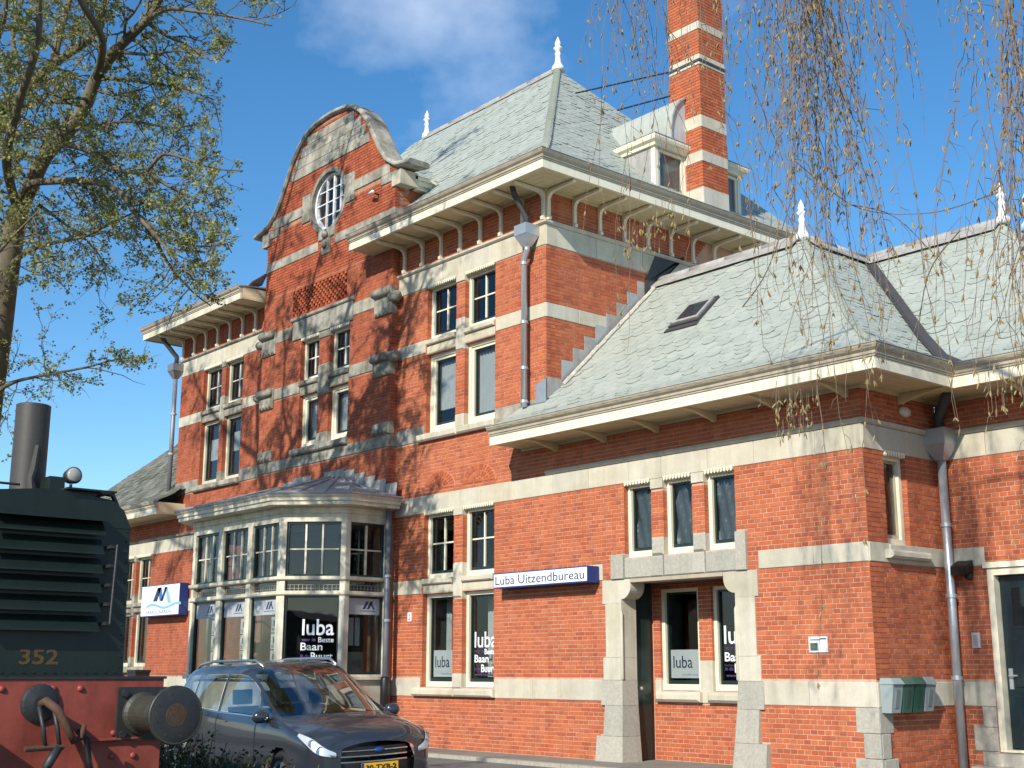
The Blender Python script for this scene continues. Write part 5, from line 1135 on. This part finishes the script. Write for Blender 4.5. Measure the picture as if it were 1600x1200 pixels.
#  control net of the right half (y mirrored later): rows from sill to roof centre, stations from nose to tail
XS = [2.26, 2.20, 2.03, 1.72, 1.34, .30, -.55, -1.35, -1.95, -2.22]
def net():
    N = []
    for i, x in enumerate(XS):
        ys = [.52, .74, .86, .905, .915, .915, .915, .91, .88, .80][i]
        zb = [.26, .22, .20, .20, .20, .20, .20, .20, .24, .34][i]
        bel = [.70, .74, .86, .94, .985, 1.00, 1.04, 1.085, 1.13, 1.12][i]       # shoulder line
        row = [(x, ys*.90, zb), (x, ys*.985, zb+.18), (x, ys, .60), (x-.0, ys*.985, bel-.09)]
        if i < 4:      # bonnet
            hz = [.73, .82, .925, 1.005][i]; yk = [.50, .70, .79, .80][i]
            xx = [2.255, 2.19, 2.02, 1.72][i]
            row += [(xx, yk, bel-.015), (xx+.01, yk*.72, hz), (xx+.015, yk*.38, hz+.022), (xx+.02, 0, hz+.03)]
        elif i == 4:   # cowl: base of the windscreen
            row += [(1.28, .835, 1.005), (1.20, .775, 1.035), (1.40, .46, 1.055), (1.47, 0, 1.06)]
        elif i == 5:   # head of the windscreen
            row += [(.34, .865, 1.04), (.18, .69, 1.55), (.30, .48, 1.655), (.37, 0, 1.68)]
        else:
            gx = [0, 0, 0, 0, 0, 0, -.55, -1.34, -1.98, -2.19][i]
            wz = [0]*6+[1.60, 1.595, 1.55, 1.36]; rz = [0]*6+[1.725, 1.72, 1.67, 1.48]; yy = [0]*6+[.69, .69, .66, .68]
            yy = yy[i]
            row += [(x, [.87, .87, .845, .79][i-6], bel+.02), (gx, yy, wz[i]), (gx, yy-.17, rz[i]-.03), (gx-.0, 0, rz[i]+.01)]
        N.append(row)
    return np.array(N)
NET = net()
def cubic(P, t):
    """Catmull-Rom along axis 0"""
    n = len(P); i = min(int(t), n-2); f = t-i
    p0 = P[max(i-1, 0)]; p1 = P[i]; p2 = P[i+1]; p3 = P[min(i+2, n-1)]
    return .5*((2*p1)+(p2-p0)*f+(2*p0-5*p1+4*p2-p3)*f*f+(3*p1-p0-3*p2+p3)*f**3)
def raw(s, t):
    row = np.array([cubic(NET[:, j], s) for j in range(NET.shape[1])]); return cubic(row, t)
def surf(s, t, sg=1, off=0.0):
    p = raw(s, t)
    if off:
        e = .02; a = raw(min(s+e, 9), t)-raw(max(s-e, 0), t); b = raw(s, min(t+e, 7))-raw(s, max(t-e, 0)); n = np.cross(b, a); l = np.linalg.norm(n); n = n/l if l > 1e-9 else np.zeros(3)
        if n.dot(np.array([p[0]*.25, max(p[1], .05), p[2]-.75])) < 0: n = -n
        p = p+n*off
    return np.array([p[0], p[1]*-sg, p[2]])
def patch(s0, s1, t0, t1, ns, nt, sg=1, off=0.0, shape=None, keep=None):
    mb = MB(); vs = []
    for i in range(ns+1):
        for j in range(nt+1):
            a, b = i/ns, j/nt
            if shape: s, t = shape(a, b)
            else: s, t = s0+(s1-s0)*a, t0+(t1-t0)*b
            vs.append(tuple(surf(s, t, sg, off)))
    fs = []
    for i in range(ns):
        for j in range(nt):
            q = (i*(nt+1)+j, (i+1)*(nt+1)+j, (i+1)*(nt+1)+j+1, i*(nt+1)+j+1)
            if keep and not keep(np.mean([vs[k] for k in q], axis=0), s0+(s1-s0)*(i+.5)/ns, t0+(t1-t0)*(j+.5)/nt): continue
            fs.append(q if sg < 0 else q[::-1])
    return mb.add(vs, fs)
WHEELS = ((1.40, .33), (-1.39, .33))
def glassy(s, t):
    if 4.06 < s < 4.97 and t > 5.06: return True                     # windscreen
    if 4.25 < s < 4.55 and 4.10 < t < 4.86: return True              # front quarter light
    if (4.62 < s < 5.90 or 6.02 < s < 7.12 or 7.22 < s < 7.95) and 4.10 < t < 4.90: return True
    if 8.12 < s < 8.9 and 5.2 < t: return True
    return False
def keep_body(p, s, t):
    for wx, wz in WHEELS:
        if t < 3.2 and (p[0]-wx)**2+(p[2]-wz)**2 < .375**2: return False
    return not glassy(s, t)
for sg in (1, -1):
    b = patch(0, 9, 0, 7, 180, 84, sg, keep=keep_body); b.build('body_side', m_paint, CAR, smooth=True)
    patch(4.06, 4.97, 5.06, 7, 20, 24, sg, .0).build('windscreen', m_carglass, CAR, smooth=True)
    for a, c in ((4.25, 4.55), (4.62, 5.90), (6.02, 7.12), (7.22, 7.95)): patch(a, c, 4.10, 4.90, 20, 8, sg, .0).build('side_window', m_carglass, CAR, smooth=True)
    patch(8.12, 8.9, 5.2, 7, 8, 14, sg, .0).build('rear_window', m_carglass, CAR, smooth=True)
    patch(4.2, 8.0, 4.02, 4.07, 40, 1, sg, .008).build('belt_moulding', m_chrome, CAR, smooth=True)
    # headlamp: swept-back almond
    hl = lambda a, b_: (.36+2.3*a, (2.0+1.15*a)+(3.93-(2.0+1.15*a))*(.10+.90*math.sin(math.pi*min(1, .22+a*.70))**.7)*b_)
    h_ = patch(0, 1, 0, 1, 44, 18, sg, .012, hl).build('headlight', m_refl, CAR, smooth=True); patch(0, 1, 0, 1, 44, 18, sg, .024, hl).build('lens', m_lens, h_, smooth=True)
    for a_, r_ in ((.35, .055), (.60, .045)):
        s_, t_ = hl(a_, .5); c_ = surf(s_, t_, sg, .008); MB().lathe(c_, [(r_, 0), (r_, .008), (r_*.8, .002), (r_*.3, .001)], 14, (1, -.35*sg, .2)).build('lamp_bowl', m_chrome, h_)
    # mirror
    mb = MB(); c = Vector((1.0, -.98*sg, 1.06)); mb.lathe(c, [(.04, -.10), (.085, -.06), (.10, .0), (.09, .07), (.05, .11)], 14, (0, sg, 0)); mr = mb.build('door_mirror', m_paint, CAR, smooth=True)
    for v in mr.data.vertices: v.co.z = c.z+(v.co.z-c.z)*.85; v.co.x = c.x+(v.co.x-c.x)*.75
    MB().tube([(1.02, -.86*sg, 1.01), (1.0, -.96*sg, 1.03)], .03, 8).build('mirror_arm', m_trim, mr)
    # roof rail
    pts = [surf(s, 5.75, sg, .0) for s in (5.05, 5.3, 6, 7, 7.7, 7.95)]; hh = [.005, .05, .065, .065, .045, .005]
    MB().tube([Vector(p)+Vector((0, 0, h)) for p, h in zip(pts, hh)], [.016, .021, .02, .02, .02, .014], 8).build('roof_rail', m_rail, CAR, smooth=True)
    for s0 in (5.96, 7.17): patch(s0-.012, s0+.012, .6, 3.98, 2, 30, sg, .002).build('door_gap', m_trim, CAR)
    patch(4.62, 4.645, .6, 3.98, 2, 30, sg, .002).build('door_gap', m_trim, CAR)
    for s0 in (5.55, 6.75): patch(s0, s0+.22, 3.15, 3.35, 6, 3, sg, .02).build('door_handle', m_paint, CAR, smooth=True)
    patch(.25, 9, .0, .55, 60, 2, sg, .006, keep=lambda p, s, t: all((p[0]-wx)**2+(p[2]-wz)**2 > .40**2 for wx, wz in WHEELS)).build('sill_trim', m_trim, CAR)
    for wx, wz in WHEELS:
        w_ = MB().lathe((wx, -.86*sg, wz), [(.20, .03), (.29, .03), (.325, .0), (.33, -.03), (.33, -.17), (.31, -.2)], 28, (0, -sg, 0)).build('wheel', m_tyre, CAR, smooth=False); MB().lathe((wx, -.865*sg, wz), [(.21, -.02), (.21, .035), (.19, .03), (.05, .0), (.04, .03)], 24, (0, -sg, 0)).build('rim', m_rail, w_)
        for k in range(5): a = k*2*math.pi/5; MB().tube([(wx, -.885*sg, wz), (wx+.19*math.cos(a), -.89*sg, wz+.19*math.sin(a))], [.03, .022], 6).build('spoke', m_rail, w_)
        MB().lathe((wx, -.60*sg, wz), [(.39, 0), (.39, .24)], 20, (0, -sg, 0)).build('wheel_arch', m_trim, CAR)
# front end
gl = lambda s0, t0, s1, t1: None
def front(name, y0, y1, z0, z1, m_, x=2.25, d=.012, parent=None, curve=.10):
    mb = MB(); n = 14; vs = []
    for i in range(n+1):
        y = y0+(y1-y0)*i/n; xx = x-curve*(y/.55)**2
        for z in (z0, z1): vs += [(xx, y, z), (xx+d, y, z)]
    fs = []
    for i in range(n):
        k = 4*i; fs += [(k+1, k+5, k+7, k+3), (k, k+1, k+3, k+2)[::-1], (k+2, k+3, k+7, k+6), (k, k+4, k+5, k+1)]
    fs += [(0, 1, 3, 2), (4*n, 4*n+2, 4*n+3, 4*n+1)]
    return mb.add(vs, fs).build(name, m_, parent or CAR, smooth=False)
gr = front('upper_grille', -.50, .50, .60, .70, m_trim, 2.262); front('grille_bar', -.48, .48, .652, .664, m_chrome, 2.276, parent=gr); front('grille_surround', -.52, .52, .585, .60, m_chrome, 2.27, parent=gr)
bd = MB().lathe((2.285, 0, .655), [(.075, 0), (.072, .012), (.0, .016)], 20, (1, 0, 0)).build('oval_badge', mat('badge_blue', (.02, .06, .22), .25), CAR, smooth=True)
for v in bd.data.vertices: v.co.z = .655+(v.co.z-.655)*.45
lg = front('lower_grille', -.56, .56, .24, .52, m_trim, 2.275); front('grille_rim', -.58, .58, .52, .535, m_chrome, 2.272, parent=lg)
pl = front('number_plate', -.26, .26, .40, .51, mat('plate_yellow', (.75, .42, .02), .4), 2.30, .008, curve=.02)
front('plate_band', -.26, -.225, .402, .508, m_blue, 2.3085, .001, pl, .02)
text_on('plate_number', '30-TXB-2', Fr((2.309, 0, 0), (0, 1, 0), (1, 0, 0)), -.20, .425, .0, .085, m_black, pl, .002, .43)
# interior
for s in (-1, 1):
    for x in (.25, -.65):
        mb = MB(); y = .36*s; mb.prism([(x, y-.22, .55), (x+.05, y-.22, .55), (x-.12, y-.22, 1.12), (x-.20, y-.22, 1.12)], (0, .44, 0)); st_ = mb.build('seat', mat('seat_fabric', (.05, .05, .055), .9), CAR); MB().box(x-.24, x-.15, y-.13, y+.13, 1.15, 1.35).build('headrest', mat('headrest_fabric', (.09, .095, .09), .9), st_)
MB().box(.5, 1.25, -.75, .75, .85, 1.0).build('dashboard', m_trim, CAR); MB().box(-2.0, 1.9, -.75, .75, .28, .42).build('floor_pan', m_trim, CAR)
MB().lathe((.62, .36, 1.02), [(.17, 0), (.19, .012), (.17, .025)], 20, (-1, 0, .35)).build('steering_wheel', m_trim, CAR)
# ------------------------------------------------------------------ trees
def jitter(v, a, R): return v+Vector((R.uniform(-a, a), R.uniform(-a, a), R.uniform(-a, a)))
def smooth_path(pts, n=4):
    out = []
    for i in range(len(pts)-1):
        p0, p1, p2, p3 = pts[max(i-1, 0)], pts[i], pts[i+1], pts[min(i+2, len(pts)-1)]
        for k in range(n):
            f = k/n; out.append(.5*((2*p1)+(p2-p0)*f+(2*p0-5*p1+4*p2-p3)*f*f+(3*p1-p0-3*p2+p3)*f**3))
    out.append(pts[-1]); return out
class Leaves:
    """many small leaf quads, made in one go"""
    def __init__(s): s.p = []; s.s = []
    def build(s, name, m, parent, seed=1, droop=.35, kind=None):
        g = np.random.default_rng(seed); P = np.array(s.p); n = len(P); a = np.array(s.s)*g.uniform(.75, 1.25, n); w = np.array(s.s)*g.uniform(.28, .42, n)
        d = g.normal(size=(n, 3))*[1, 1, .8]-[0, 0, droop]; d /= np.linalg.norm(d, axis=1)[:, None]
        q = np.cross(d, g.normal(size=(n, 3))); q /= np.linalg.norm(q, axis=1)[:, None]; c = np.cross(d, q)*(w*.35)[:, None]
        h = P+d*(a*.5)[:, None]; V = np.stack([P, h+q*w[:, None]+c, P+d*a[:, None], h-q*w[:, None]+c], 1).reshape(-1, 3)
        me = bpy.data.meshes.new(name); me.vertices.add(4*n); me.vertices.foreach_set('co', V.astype(np.float32).ravel())
        me.loops.add(4*n); me.loops.foreach_set('vertex_index', np.arange(4*n, dtype=np.int32)); me.polygons.add(n); me.polygons.foreach_set('loop_start', np.arange(0, 4*n, 4, dtype=np.int32))
        at_ = me.attributes.new('rnd', 'FLOAT', 'FACE'); at_.data.foreach_set('value', g.uniform(.001, .999, n).astype(np.float32)); me.materials.append(m); me.update(calc_edges=True)
        return obj(name, me, parent, kind)
EDGE = [(-9999, 440), (40, 450), (75, 350), (235, 340), (262, 392), (300, 360), (380, 372), (470, 350), (500, 190), (560, 245), (640, 60), (9999, 60)]
def in_crown(p):
    """keeps the crown's lit side to the outline it has (pruned back on the building side)"""
    q = project(p)
    if q is None: return True
    for (a, x0), (b, x1) in zip(EDGE, EDGE[1:]):
        if a <= q[1] < b: return q[0] < x0+(x1-x0)*(q[1]-a)/(b-a)
    return True
def leaf(lv, p, R, s): lv.p.append((p.x, p.y, p.z)); lv.s.append(s)
def twig(wood, leaves, p, d, ln, r, R, depth, lsize, dens, sag=.15):
    if PRUNE and not in_crown(p+d*(ln*.45)): return
    n = 5; pts = [p]; v = d.normalized()
    for i in range(n):
        v = (v+Vector((R.gauss(0, .22), R.gauss(0, .22), R.gauss(0, .18)-sag*.12))).normalized(); pts.append(pts[-1]+v*(ln/n))
    wood.tube(pts, [r*(1-.75*i/n) for i in range(n+1)], 4 if depth > 0 else 3, 0, 0, False)
    if depth > 0:
        for k in range(R.randint(3, 5)):
            i = R.randint(1, n); dd = (v+Vector((R.gauss(0, .7), R.gauss(0, .7), R.gauss(.1, .55)))).normalized()
            twig(wood, leaves, pts[i], dd, ln*R.uniform(.40, .62), r*.55, R, depth-1, lsize, dens, sag)
    else:
        for i in range(1, n+1):
            if R.random() < .8:
                for k in range(max(1, int(R.gauss(dens, 1)))): leaf(leaves, jitter(pts[i], .035, R), R, lsize)
def build_limb(wood, leaves, pts, r0, r1, R, lsize, dens, step=.42, tlen=(.7, 1.3), bias=Vector((0, 0, 0)), start=.15, depth=1):
    P = smooth_path([Vector(p) for p in pts], 4); n = len(P); wood.tube(P, [r0+(r1-r0)*i/(n-1) for i in range(n)], 8, 0, 0, True)
    acc = 0; tot = sum((b-a).length for a, b in zip(P, P[1:])); run = 0
    for a, b in zip(P, P[1:]):
        L_ = (b-a).length; run += L_; acc += L_
        while acc > step:
            acc -= step
            if run/tot < start: continue
            t = (b-a).normalized(); o = t.orthogonal().normalized(); ang = R.random()*6.3; o = o*math.cos(ang)+t.cross(o)*math.sin(ang)
            d = (t*R.uniform(.1, .9)+o+bias).normalized(); twig(wood, leaves, a+(b-a)*R.random(), d, R.uniform(*tlen), max(.012, r1*.8), R, depth, lsize, dens)
PRUNE = True
R = random.Random(11)
TREE = thing('lime_tree', 'tall spreading tree with sparse young olive leaves rising behind the locomotive', 'tree', loc=(-22.2, 6.9, -.3))
wood, lv = MB(), Leaves()
D0 = 16.6
KD = 1.26      # the tree stands well behind the locomotive
trunk = [Vector((-22.2, 6.9, -.35)), Vector((-22.15, 6.95, 1.5)), Vector((-22.0, 7.0, 3.2)), at(-18, 620, 16.8*KD), at(-2, 520, 16.7*KD), at(12, 420, 16.6*KD), at(28, 330, 16.5*KD)]
P = smooth_path(trunk, 4); wood.tube(P, [.31-.15*i/(len(P)-1) for i in range(len(P))], 12)
limbs = [
 ([(28, 330, 16.5), (48, 290, 16.4), (70, 245, 16.3), (105, 205, 16.2), (133, 167, 16.1), (150, 123, 16), (180, 80, 15.9), (213, 47, 15.8), (242, 15, 15.7), (262, -60, 15.6), (290, -160, 15.6)], .15, .05),
 ([(5, 440, 16.6), (-25, 330, 16.8), (-30, 230, 16.9), (0, 180, 16.9), (43, 140, 16.9), (83, 100, 16.8), (133, 67, 16.7), (158, 40, 16.6), (166, -20, 16.6), (190, -120, 16.5)], .13, .04),
 ([(28, 330, 16.5), (45, 290, 16.2), (90, 283, 15.8), (143, 283, 15.4), (187, 300, 15.1), (210, 332, 14.9), (238, 362, 14.7), (270, 400, 14.6), (305, 440, 14.5)], .075, .015),
 ([(70, 245, 16.3), (92, 227, 16), (123, 230, 15.7), (160, 247, 15.4), (190, 267, 15.2), (227, 267, 15), (253, 242, 14.9), (287, 247, 14.8), (333, 263, 14.7), (380, 267, 14.7)], .06, .010),
 ([(225, 35, 15.8), (260, 14, 15.6), (300, 17, 15.5), (367, 27, 15.3), (425, 40, 15.2)], .05, .012),
 ([(150, 123, 16), (187, 123, 15.9), (233, 130, 15.8), (283, 137, 15.7), (335, 156, 15.6)], .045, .010),
 ([(-18, 620, 16.8), (20, 598, 16.4), (60, 588, 16.2), (130, 575, 15.9), (180, 562, 15.8), (225, 558, 15.8)], .04, .006),
 ([(12, 420, 16.6), (40, 395, 16.2), (80, 380, 15.9), (130, 370, 15.6), (180, 345, 15.4), (215, 330, 15.3)], .05, .012),
 ([(-30, 230, 16.9), (-60, 120, 17.4), (-50, 0, 17.8), (-20, -140, 18), (20, -300, 18)], .10, .03),
 ([(5, 440, 16.6), (-80, 340, 17.2), (-200, 250, 17.6), (-330, 170, 17.8), (-450, 60, 18)], .10, .03),
 ([(83, 100, 16.8), (100, 30, 17.2), (130, -60, 17.6), (200, -180, 17.8), (280, -300, 18)], .07, .02),
 ([(150, 123, 16), (160, 60, 15.2), (120, -10, 14.6), (90, -120, 14.2), (100, -250, 14)], .07, .02),
 ([(28, 330, 16.5), (10, 250, 15.5), (30, 160, 14.8), (60, 60, 14.3), (60, -60, 14), (80, -200, 14)], .09, .02),
 ([(-60, 120, 17.4), (-160, 20, 18), (-260, -120, 18.5), (-320, -280, 18.8)], .08, .02),
 ([(262, -60, 15.6), (330, -120, 15.6), (400, -190, 15.8), (450, -280, 16)], .045, .015),
 ([(20, -300, 18), (80, -420, 18), (160, -560, 18.2)], .05, .02), ([(100, -250, 14), (150, -380, 14.4), (210, -520, 15)], .05, .02), ([(280, -300, 18), (300, -420, 17.6), (340, -560, 17.4)], .045, .02),
 ([(-320, -280, 18.8), (-300, -420, 18.6), (-240, -560, 18.4)], .05, .02),
 ([(43, 140, 16.9), (20, 60, 17.2), (40, -30, 17.5), (20, -120, 17.6)], .05, .02), ([(0, 180, 16.9), (-10, 90, 16.2), (10, 10, 15.8), (0, -100, 15.6)], .05, .02),
 ([(187, 300, 15.1), (230, 318, 14.8), (285, 330, 14.6), (335, 350, 14.5), (362, 395, 14.4)], .035, .008), ([(215, 335, 14.9), (265, 372, 14.9), (315, 385, 15), (355, 380, 15.1)], .03, .008), ([(227, 267, 15), (270, 295, 15), (310, 312, 15.1), (345, 325, 15.2)], .03, .008), ([(238, 362, 14.7), (262, 410, 15), (300, 455, 15.2), (330, 478, 15.3)], .03, .008), ([(180, 80, 15.9), (230, 85, 15.6), (285, 80, 15.4), (330, 95, 15.3)], .035, .008), ([(105, 205, 16.2), (150, 195, 16), (210, 190, 15.8), (270, 200, 15.6), (320, 190, 15.5)], .035, .008),
 ([(60, 320, 16.4), (95, 345, 16.6), (140, 380, 16.8), (170, 420, 16.9)], .035, .008), ([(0, 180, 16.9), (30, 210, 16), (70, 200, 15.4), (120, 215, 15)], .04, .01),
 ([(-2, 520, 16.7), (-30, 470, 16.0), (-20, 420, 15.4), (20, 370, 15.0), (60, 330, 14.8)], .045, .012),
]
for pts, r0, r1 in limbs: build_limb(wood, lv, [at(p[0], p[1], p[2]*KD) for p in pts], r0*.95, r1*.95, R, .055, 2.3, .205, (.45, 1.05), start=.08, depth=2)
wood.build('trunk', m_bark, TREE, smooth=True); lv.build('crown', m_leaf, TREE)
# a second tree beyond the left edge of the picture: its shadow lies on the gable
PRUNE = False
R = random.Random(23)
T2 = thing('bare_tree', 'tall half bare tree beside the track whose shadow falls on the gable', 'tree', loc=(-20.2, 1.6, -.3)); wood, lv = MB(), Leaves()
def grow(p, d, ln, r, lev):
    n = 4; pts = [p]; v = d.normalized()
    for i in range(n): v = (v+Vector((R.gauss(0, .14), R.gauss(0, .14), R.gauss(.04, .08)))).normalized(); pts.append(pts[-1]+v*(ln/n))
    wood.tube(pts, [r*(1-.4*i/n) for i in range(n+1)], 7 if lev < 2 else 4, 0, 0, False)
    if lev >= 5:
        for q in pts[1:]:
            for k in range(4): leaf(lv, jitter(q, .09, R), R, .075)
        return
    for k in range(3 if lev < 4 else 4):
        t = Vector((R.gauss(0, 1), R.gauss(0, 1), R.gauss(.1, .7))).normalized(); grow(pts[-1] if k < 2 else pts[R.randint(2, n)], (v*(.95 if lev < 2 else .7)+t*.62).normalized(), ln*R.uniform(.62, .80), r*.60, lev+1)
grow(Vector((-20.2, 1.6, -.35)), Vector((.08, .10, 1)), 5.4, .26, 0)
wood.build('trunk', m_bark, T2, smooth=True); lv.build('crown', m_leaf, T2, 9)
# ------------------------------------------------------------------ weeping birch
BIR = thing('weeping_birch', 'bare weeping birch with hanging twigs and brown catkins in front of the annex', 'tree', loc=(-3.1, 9.6, -.3))
wood, tw, ck = MB(), MB(), MB()
R = random.Random(5)
tp = smooth_path([Vector((-3.1, 9.6, -.35)), Vector((-3.05, 9.55, 3)), Vector((-3.2, 9.6, 6)), Vector((-3.3, 9.5, 9)), Vector((-3.5, 9.4, 12)), Vector((-3.6, 9.4, 14.5))], 4)
wood.tube(tp, [.24-.2*i/(len(tp)-1) for i in range(len(tp))], 10)
def strand(p, ln, R, r=.0042, cat=.5, sway=None, forks=1):
    n = max(4, int(ln/.14)); pts = [p]; v = (sway or Vector((R.gauss(0, .3), R.gauss(0, .3), -1))).normalized()
    for i in range(n):
        v = (v+Vector((R.gauss(0, .09), R.gauss(0, .09), -.22+R.gauss(0, .05)))).normalized(); pts.append(pts[-1]+v*(ln/n))
    tw.tube(pts, [r*(1-.6*i/n) for i in range(n+1)], 3, 0, 0, False)
    for i in range(1, n+1):
        if R.random() < .35:
            d = (v+Vector((R.gauss(0, .8), R.gauss(0, .8), R.gauss(0, .3)))).normalized(); l2 = R.uniform(.08, .30); q = [pts[i], pts[i]+d*l2*.5, pts[i]+d*l2*.7+Vector((0, 0, -l2*.35))]
            tw.tube(q, [r*.55, r*.5, r*.35], 3, 0, 0, False)
            if R.random() < cat: catkin(q[-1], R)
        elif R.random() < cat*.6: catkin(pts[i], R)
    if forks:
        for k in range(R.randint(1, 3)):
            i = R.randint(1, n-1); strand(pts[i], ln*R.uniform(.3, .6), R, r*.75, cat, Vector((R.gauss(0, .32), R.gauss(0, .32), -.8)), 0)
def catkin(p, R):
    for k in range(R.choice((1, 1, 2, 3))):
        d = Vector((R.gauss(0, .35), R.gauss(0, .35), -1)).normalized(); l = R.uniform(.03, .065); w = R.uniform(.005, .0085)
        ck.tube([p, p+d*l*.5, p+d*l], [w*.6, w, w*.4], 4, 0, R.uniform(.001, .999), False)
# boughs arch over from the trunk, above the picture
def bough(z, pts, r0):
    P = smooth_path([Vector((-3.25, 9.5, z))]+[at(*p) for p in pts], 4); wood.tube(P, [r0*(1-.8*i/(len(P)-1)) for i in range(len(P))], 6); return P
boughs = [bough(10.4, [(1560, -420, 10.2), (1350, -470, 11), (1150, -450, 11.6), (980, -400, 12), (880, -300, 12.3)], .055),
          bough(9.6, [(1620, -400, 9.6), (1480, -430, 10.2), (1300, -440, 10.6), (1180, -400, 10.9)], .05),
          bough(9.2, [(1680, -380, 9.2), (1600, -400, 9.4), (1540, -360, 9.7)], .045)]
def drop(px0, px1, y0, y1, n, depth, cat=.45):
    """hanging twigs that start above the frame and end at a given height"""
    for k in range(n):
        px = R.uniform(px0, px1); d = depth+R.uniform(-.5, .5); p = at(px+R.gauss(0, 14), -290-R.uniform(0, 130), d); q = at(px, R.uniform(y0, y1), d); strand(p, (p-q).length, R, .0058, cat, Vector((R.gauss(0, .12), R.gauss(0, .12), -1)), 1 if R.random() < .55 else 0)
drop(1195, 1270, 150, 420, 34, 11.2, .85); drop(1225, 1285, 250, 480, 12, 11.0, .8); drop(1212, 1262, 440, 600, 9, 10.8, .8); drop(950, 1035, 60, 420, 14, 12, .7); drop(1040, 1130, 0, 220, 7, 12, .5)
drop(1140, 1205, 0, 240, 9, 11.5, .6); drop(1285, 1340, 40, 300, 9, 11.4, .5); drop(1340, 1500, -20, 210, 15, 10.8, .5); drop(1530, 1603, 150, 560, 34, 9.8, .85); drop(1555, 1600, 480, 690, 9, 9.4, .7); drop(880, 960, -20, 120, 3, 12.2, .4)
for (a, b, c) in (((1240, 250, 11.2), (1330, 320, 11), (1400, 335, 10.9)), ((1560, 300, 9.8), (1470, 330, 10.1), (1400, 335, 10.4)), ((1330, 320, 11), (1400, 340, 10.9), (1480, 420, 10.7)), ((1500, 360, 10), (1450, 430, 10), (1430, 560, 10)), ((1160, 480, 11.5), (1200, 420, 11.4), (1240, 300, 11.3))):
    P = smooth_path([at(*a), at(*b), at(*c)], 5); tw.tube(P, [.006-.003*i/(len(P)-1) for i in range(len(P))], 4, 0, 0, False)
    for i in range(3, len(P), 4): strand(P[i], R.uniform(.2, .5), R, .003, .5, None, 0)
for i in range(5):   # clumps of catkins at the ends
    c = at(*((1000, 375, 11.8), (1250, 640, 10.8), (1225, 655, 10.8), (1575, 615, 9.5), (1035, 345, 11.8))[i])
    for k in range(26): p = jitter(c, .16, R); tw.tube([p+Vector((0, 0, .1)), p], .002, 3, 0, 0, False); catkin(p, R)
wood.build('trunk', mat('birch_bark', (.42, .40, .36), .9, .4, 6, .3, streak=.3, dirt=(.25, .23, .2)), BIR, smooth=True); tw.build('hanging_twigs', m_twig, BIR); ck.build('catkins', m_catkin, BIR, kind='stuff')
# ------------------------------------------------------------------ evergreen shrubs between the track and the parked car
sh = [(-14.6, 6.35, .80, .92, 'behind the locomotive buffer'), (-13.4, 6.3, .78, .84, 'in the deep shade right of the buffer'), (-12.2, 6.25, .72, .70, 'beside the front door of the parked car'), (-11.0, 6.2, .66, .56, 'before the front wheel of the parked car'), (-9.95, 6.15, .52, .52, 'with light green shoots under the car headlight'), (-9.15, 6.2, .46, .42, 'at the end of the row under the number plate')]
for k, (x, y, r, h, wh) in enumerate(sh):
    t = thing('evergreen_shrub', 'low dark evergreen shrub '+wh, 'shrub', group='row of low evergreen shrubs', loc=(x, y, -.3)); R = random.Random(40+k); st, lf_ = MB(), Leaves()
    for i in range(150):
        a = R.random()*6.283; rr = r*math.sqrt(R.random()); zz = -.28+(h+.28)*(1-(rr/r)**2*.55)*R.uniform(.55, 1.05); e = Vector((x+rr*math.cos(a), y+rr*math.sin(a), zz)); b0 = Vector((x+rr*.2*math.cos(a), y+rr*.2*math.sin(a), -.32))
        mid = (b0+e)/2+Vector((R.gauss(0, .05), R.gauss(0, .05), .05)); st.tube([b0, mid, e], [.012, .008, .004], 4, 0, 0, False)
        for j in range(20):
            f = R.uniform(.35, 1.0); p = b0*(1-f)+e*f; leaf(lf_, jitter(p, .055, R), R, .05)
    st.build('stems', m_bark, t); lf_.build('foliage', m_shrub, t, k)
#print('tris', sum(len(o.data.polygons) for o in bpy.data.objects if o.type=='MESH' and o.data), {n: len(bpy.data.objects[n].data.polygons) for n in ('crown','trunk','hanging_twigs','catkins','brickwork','slating')})
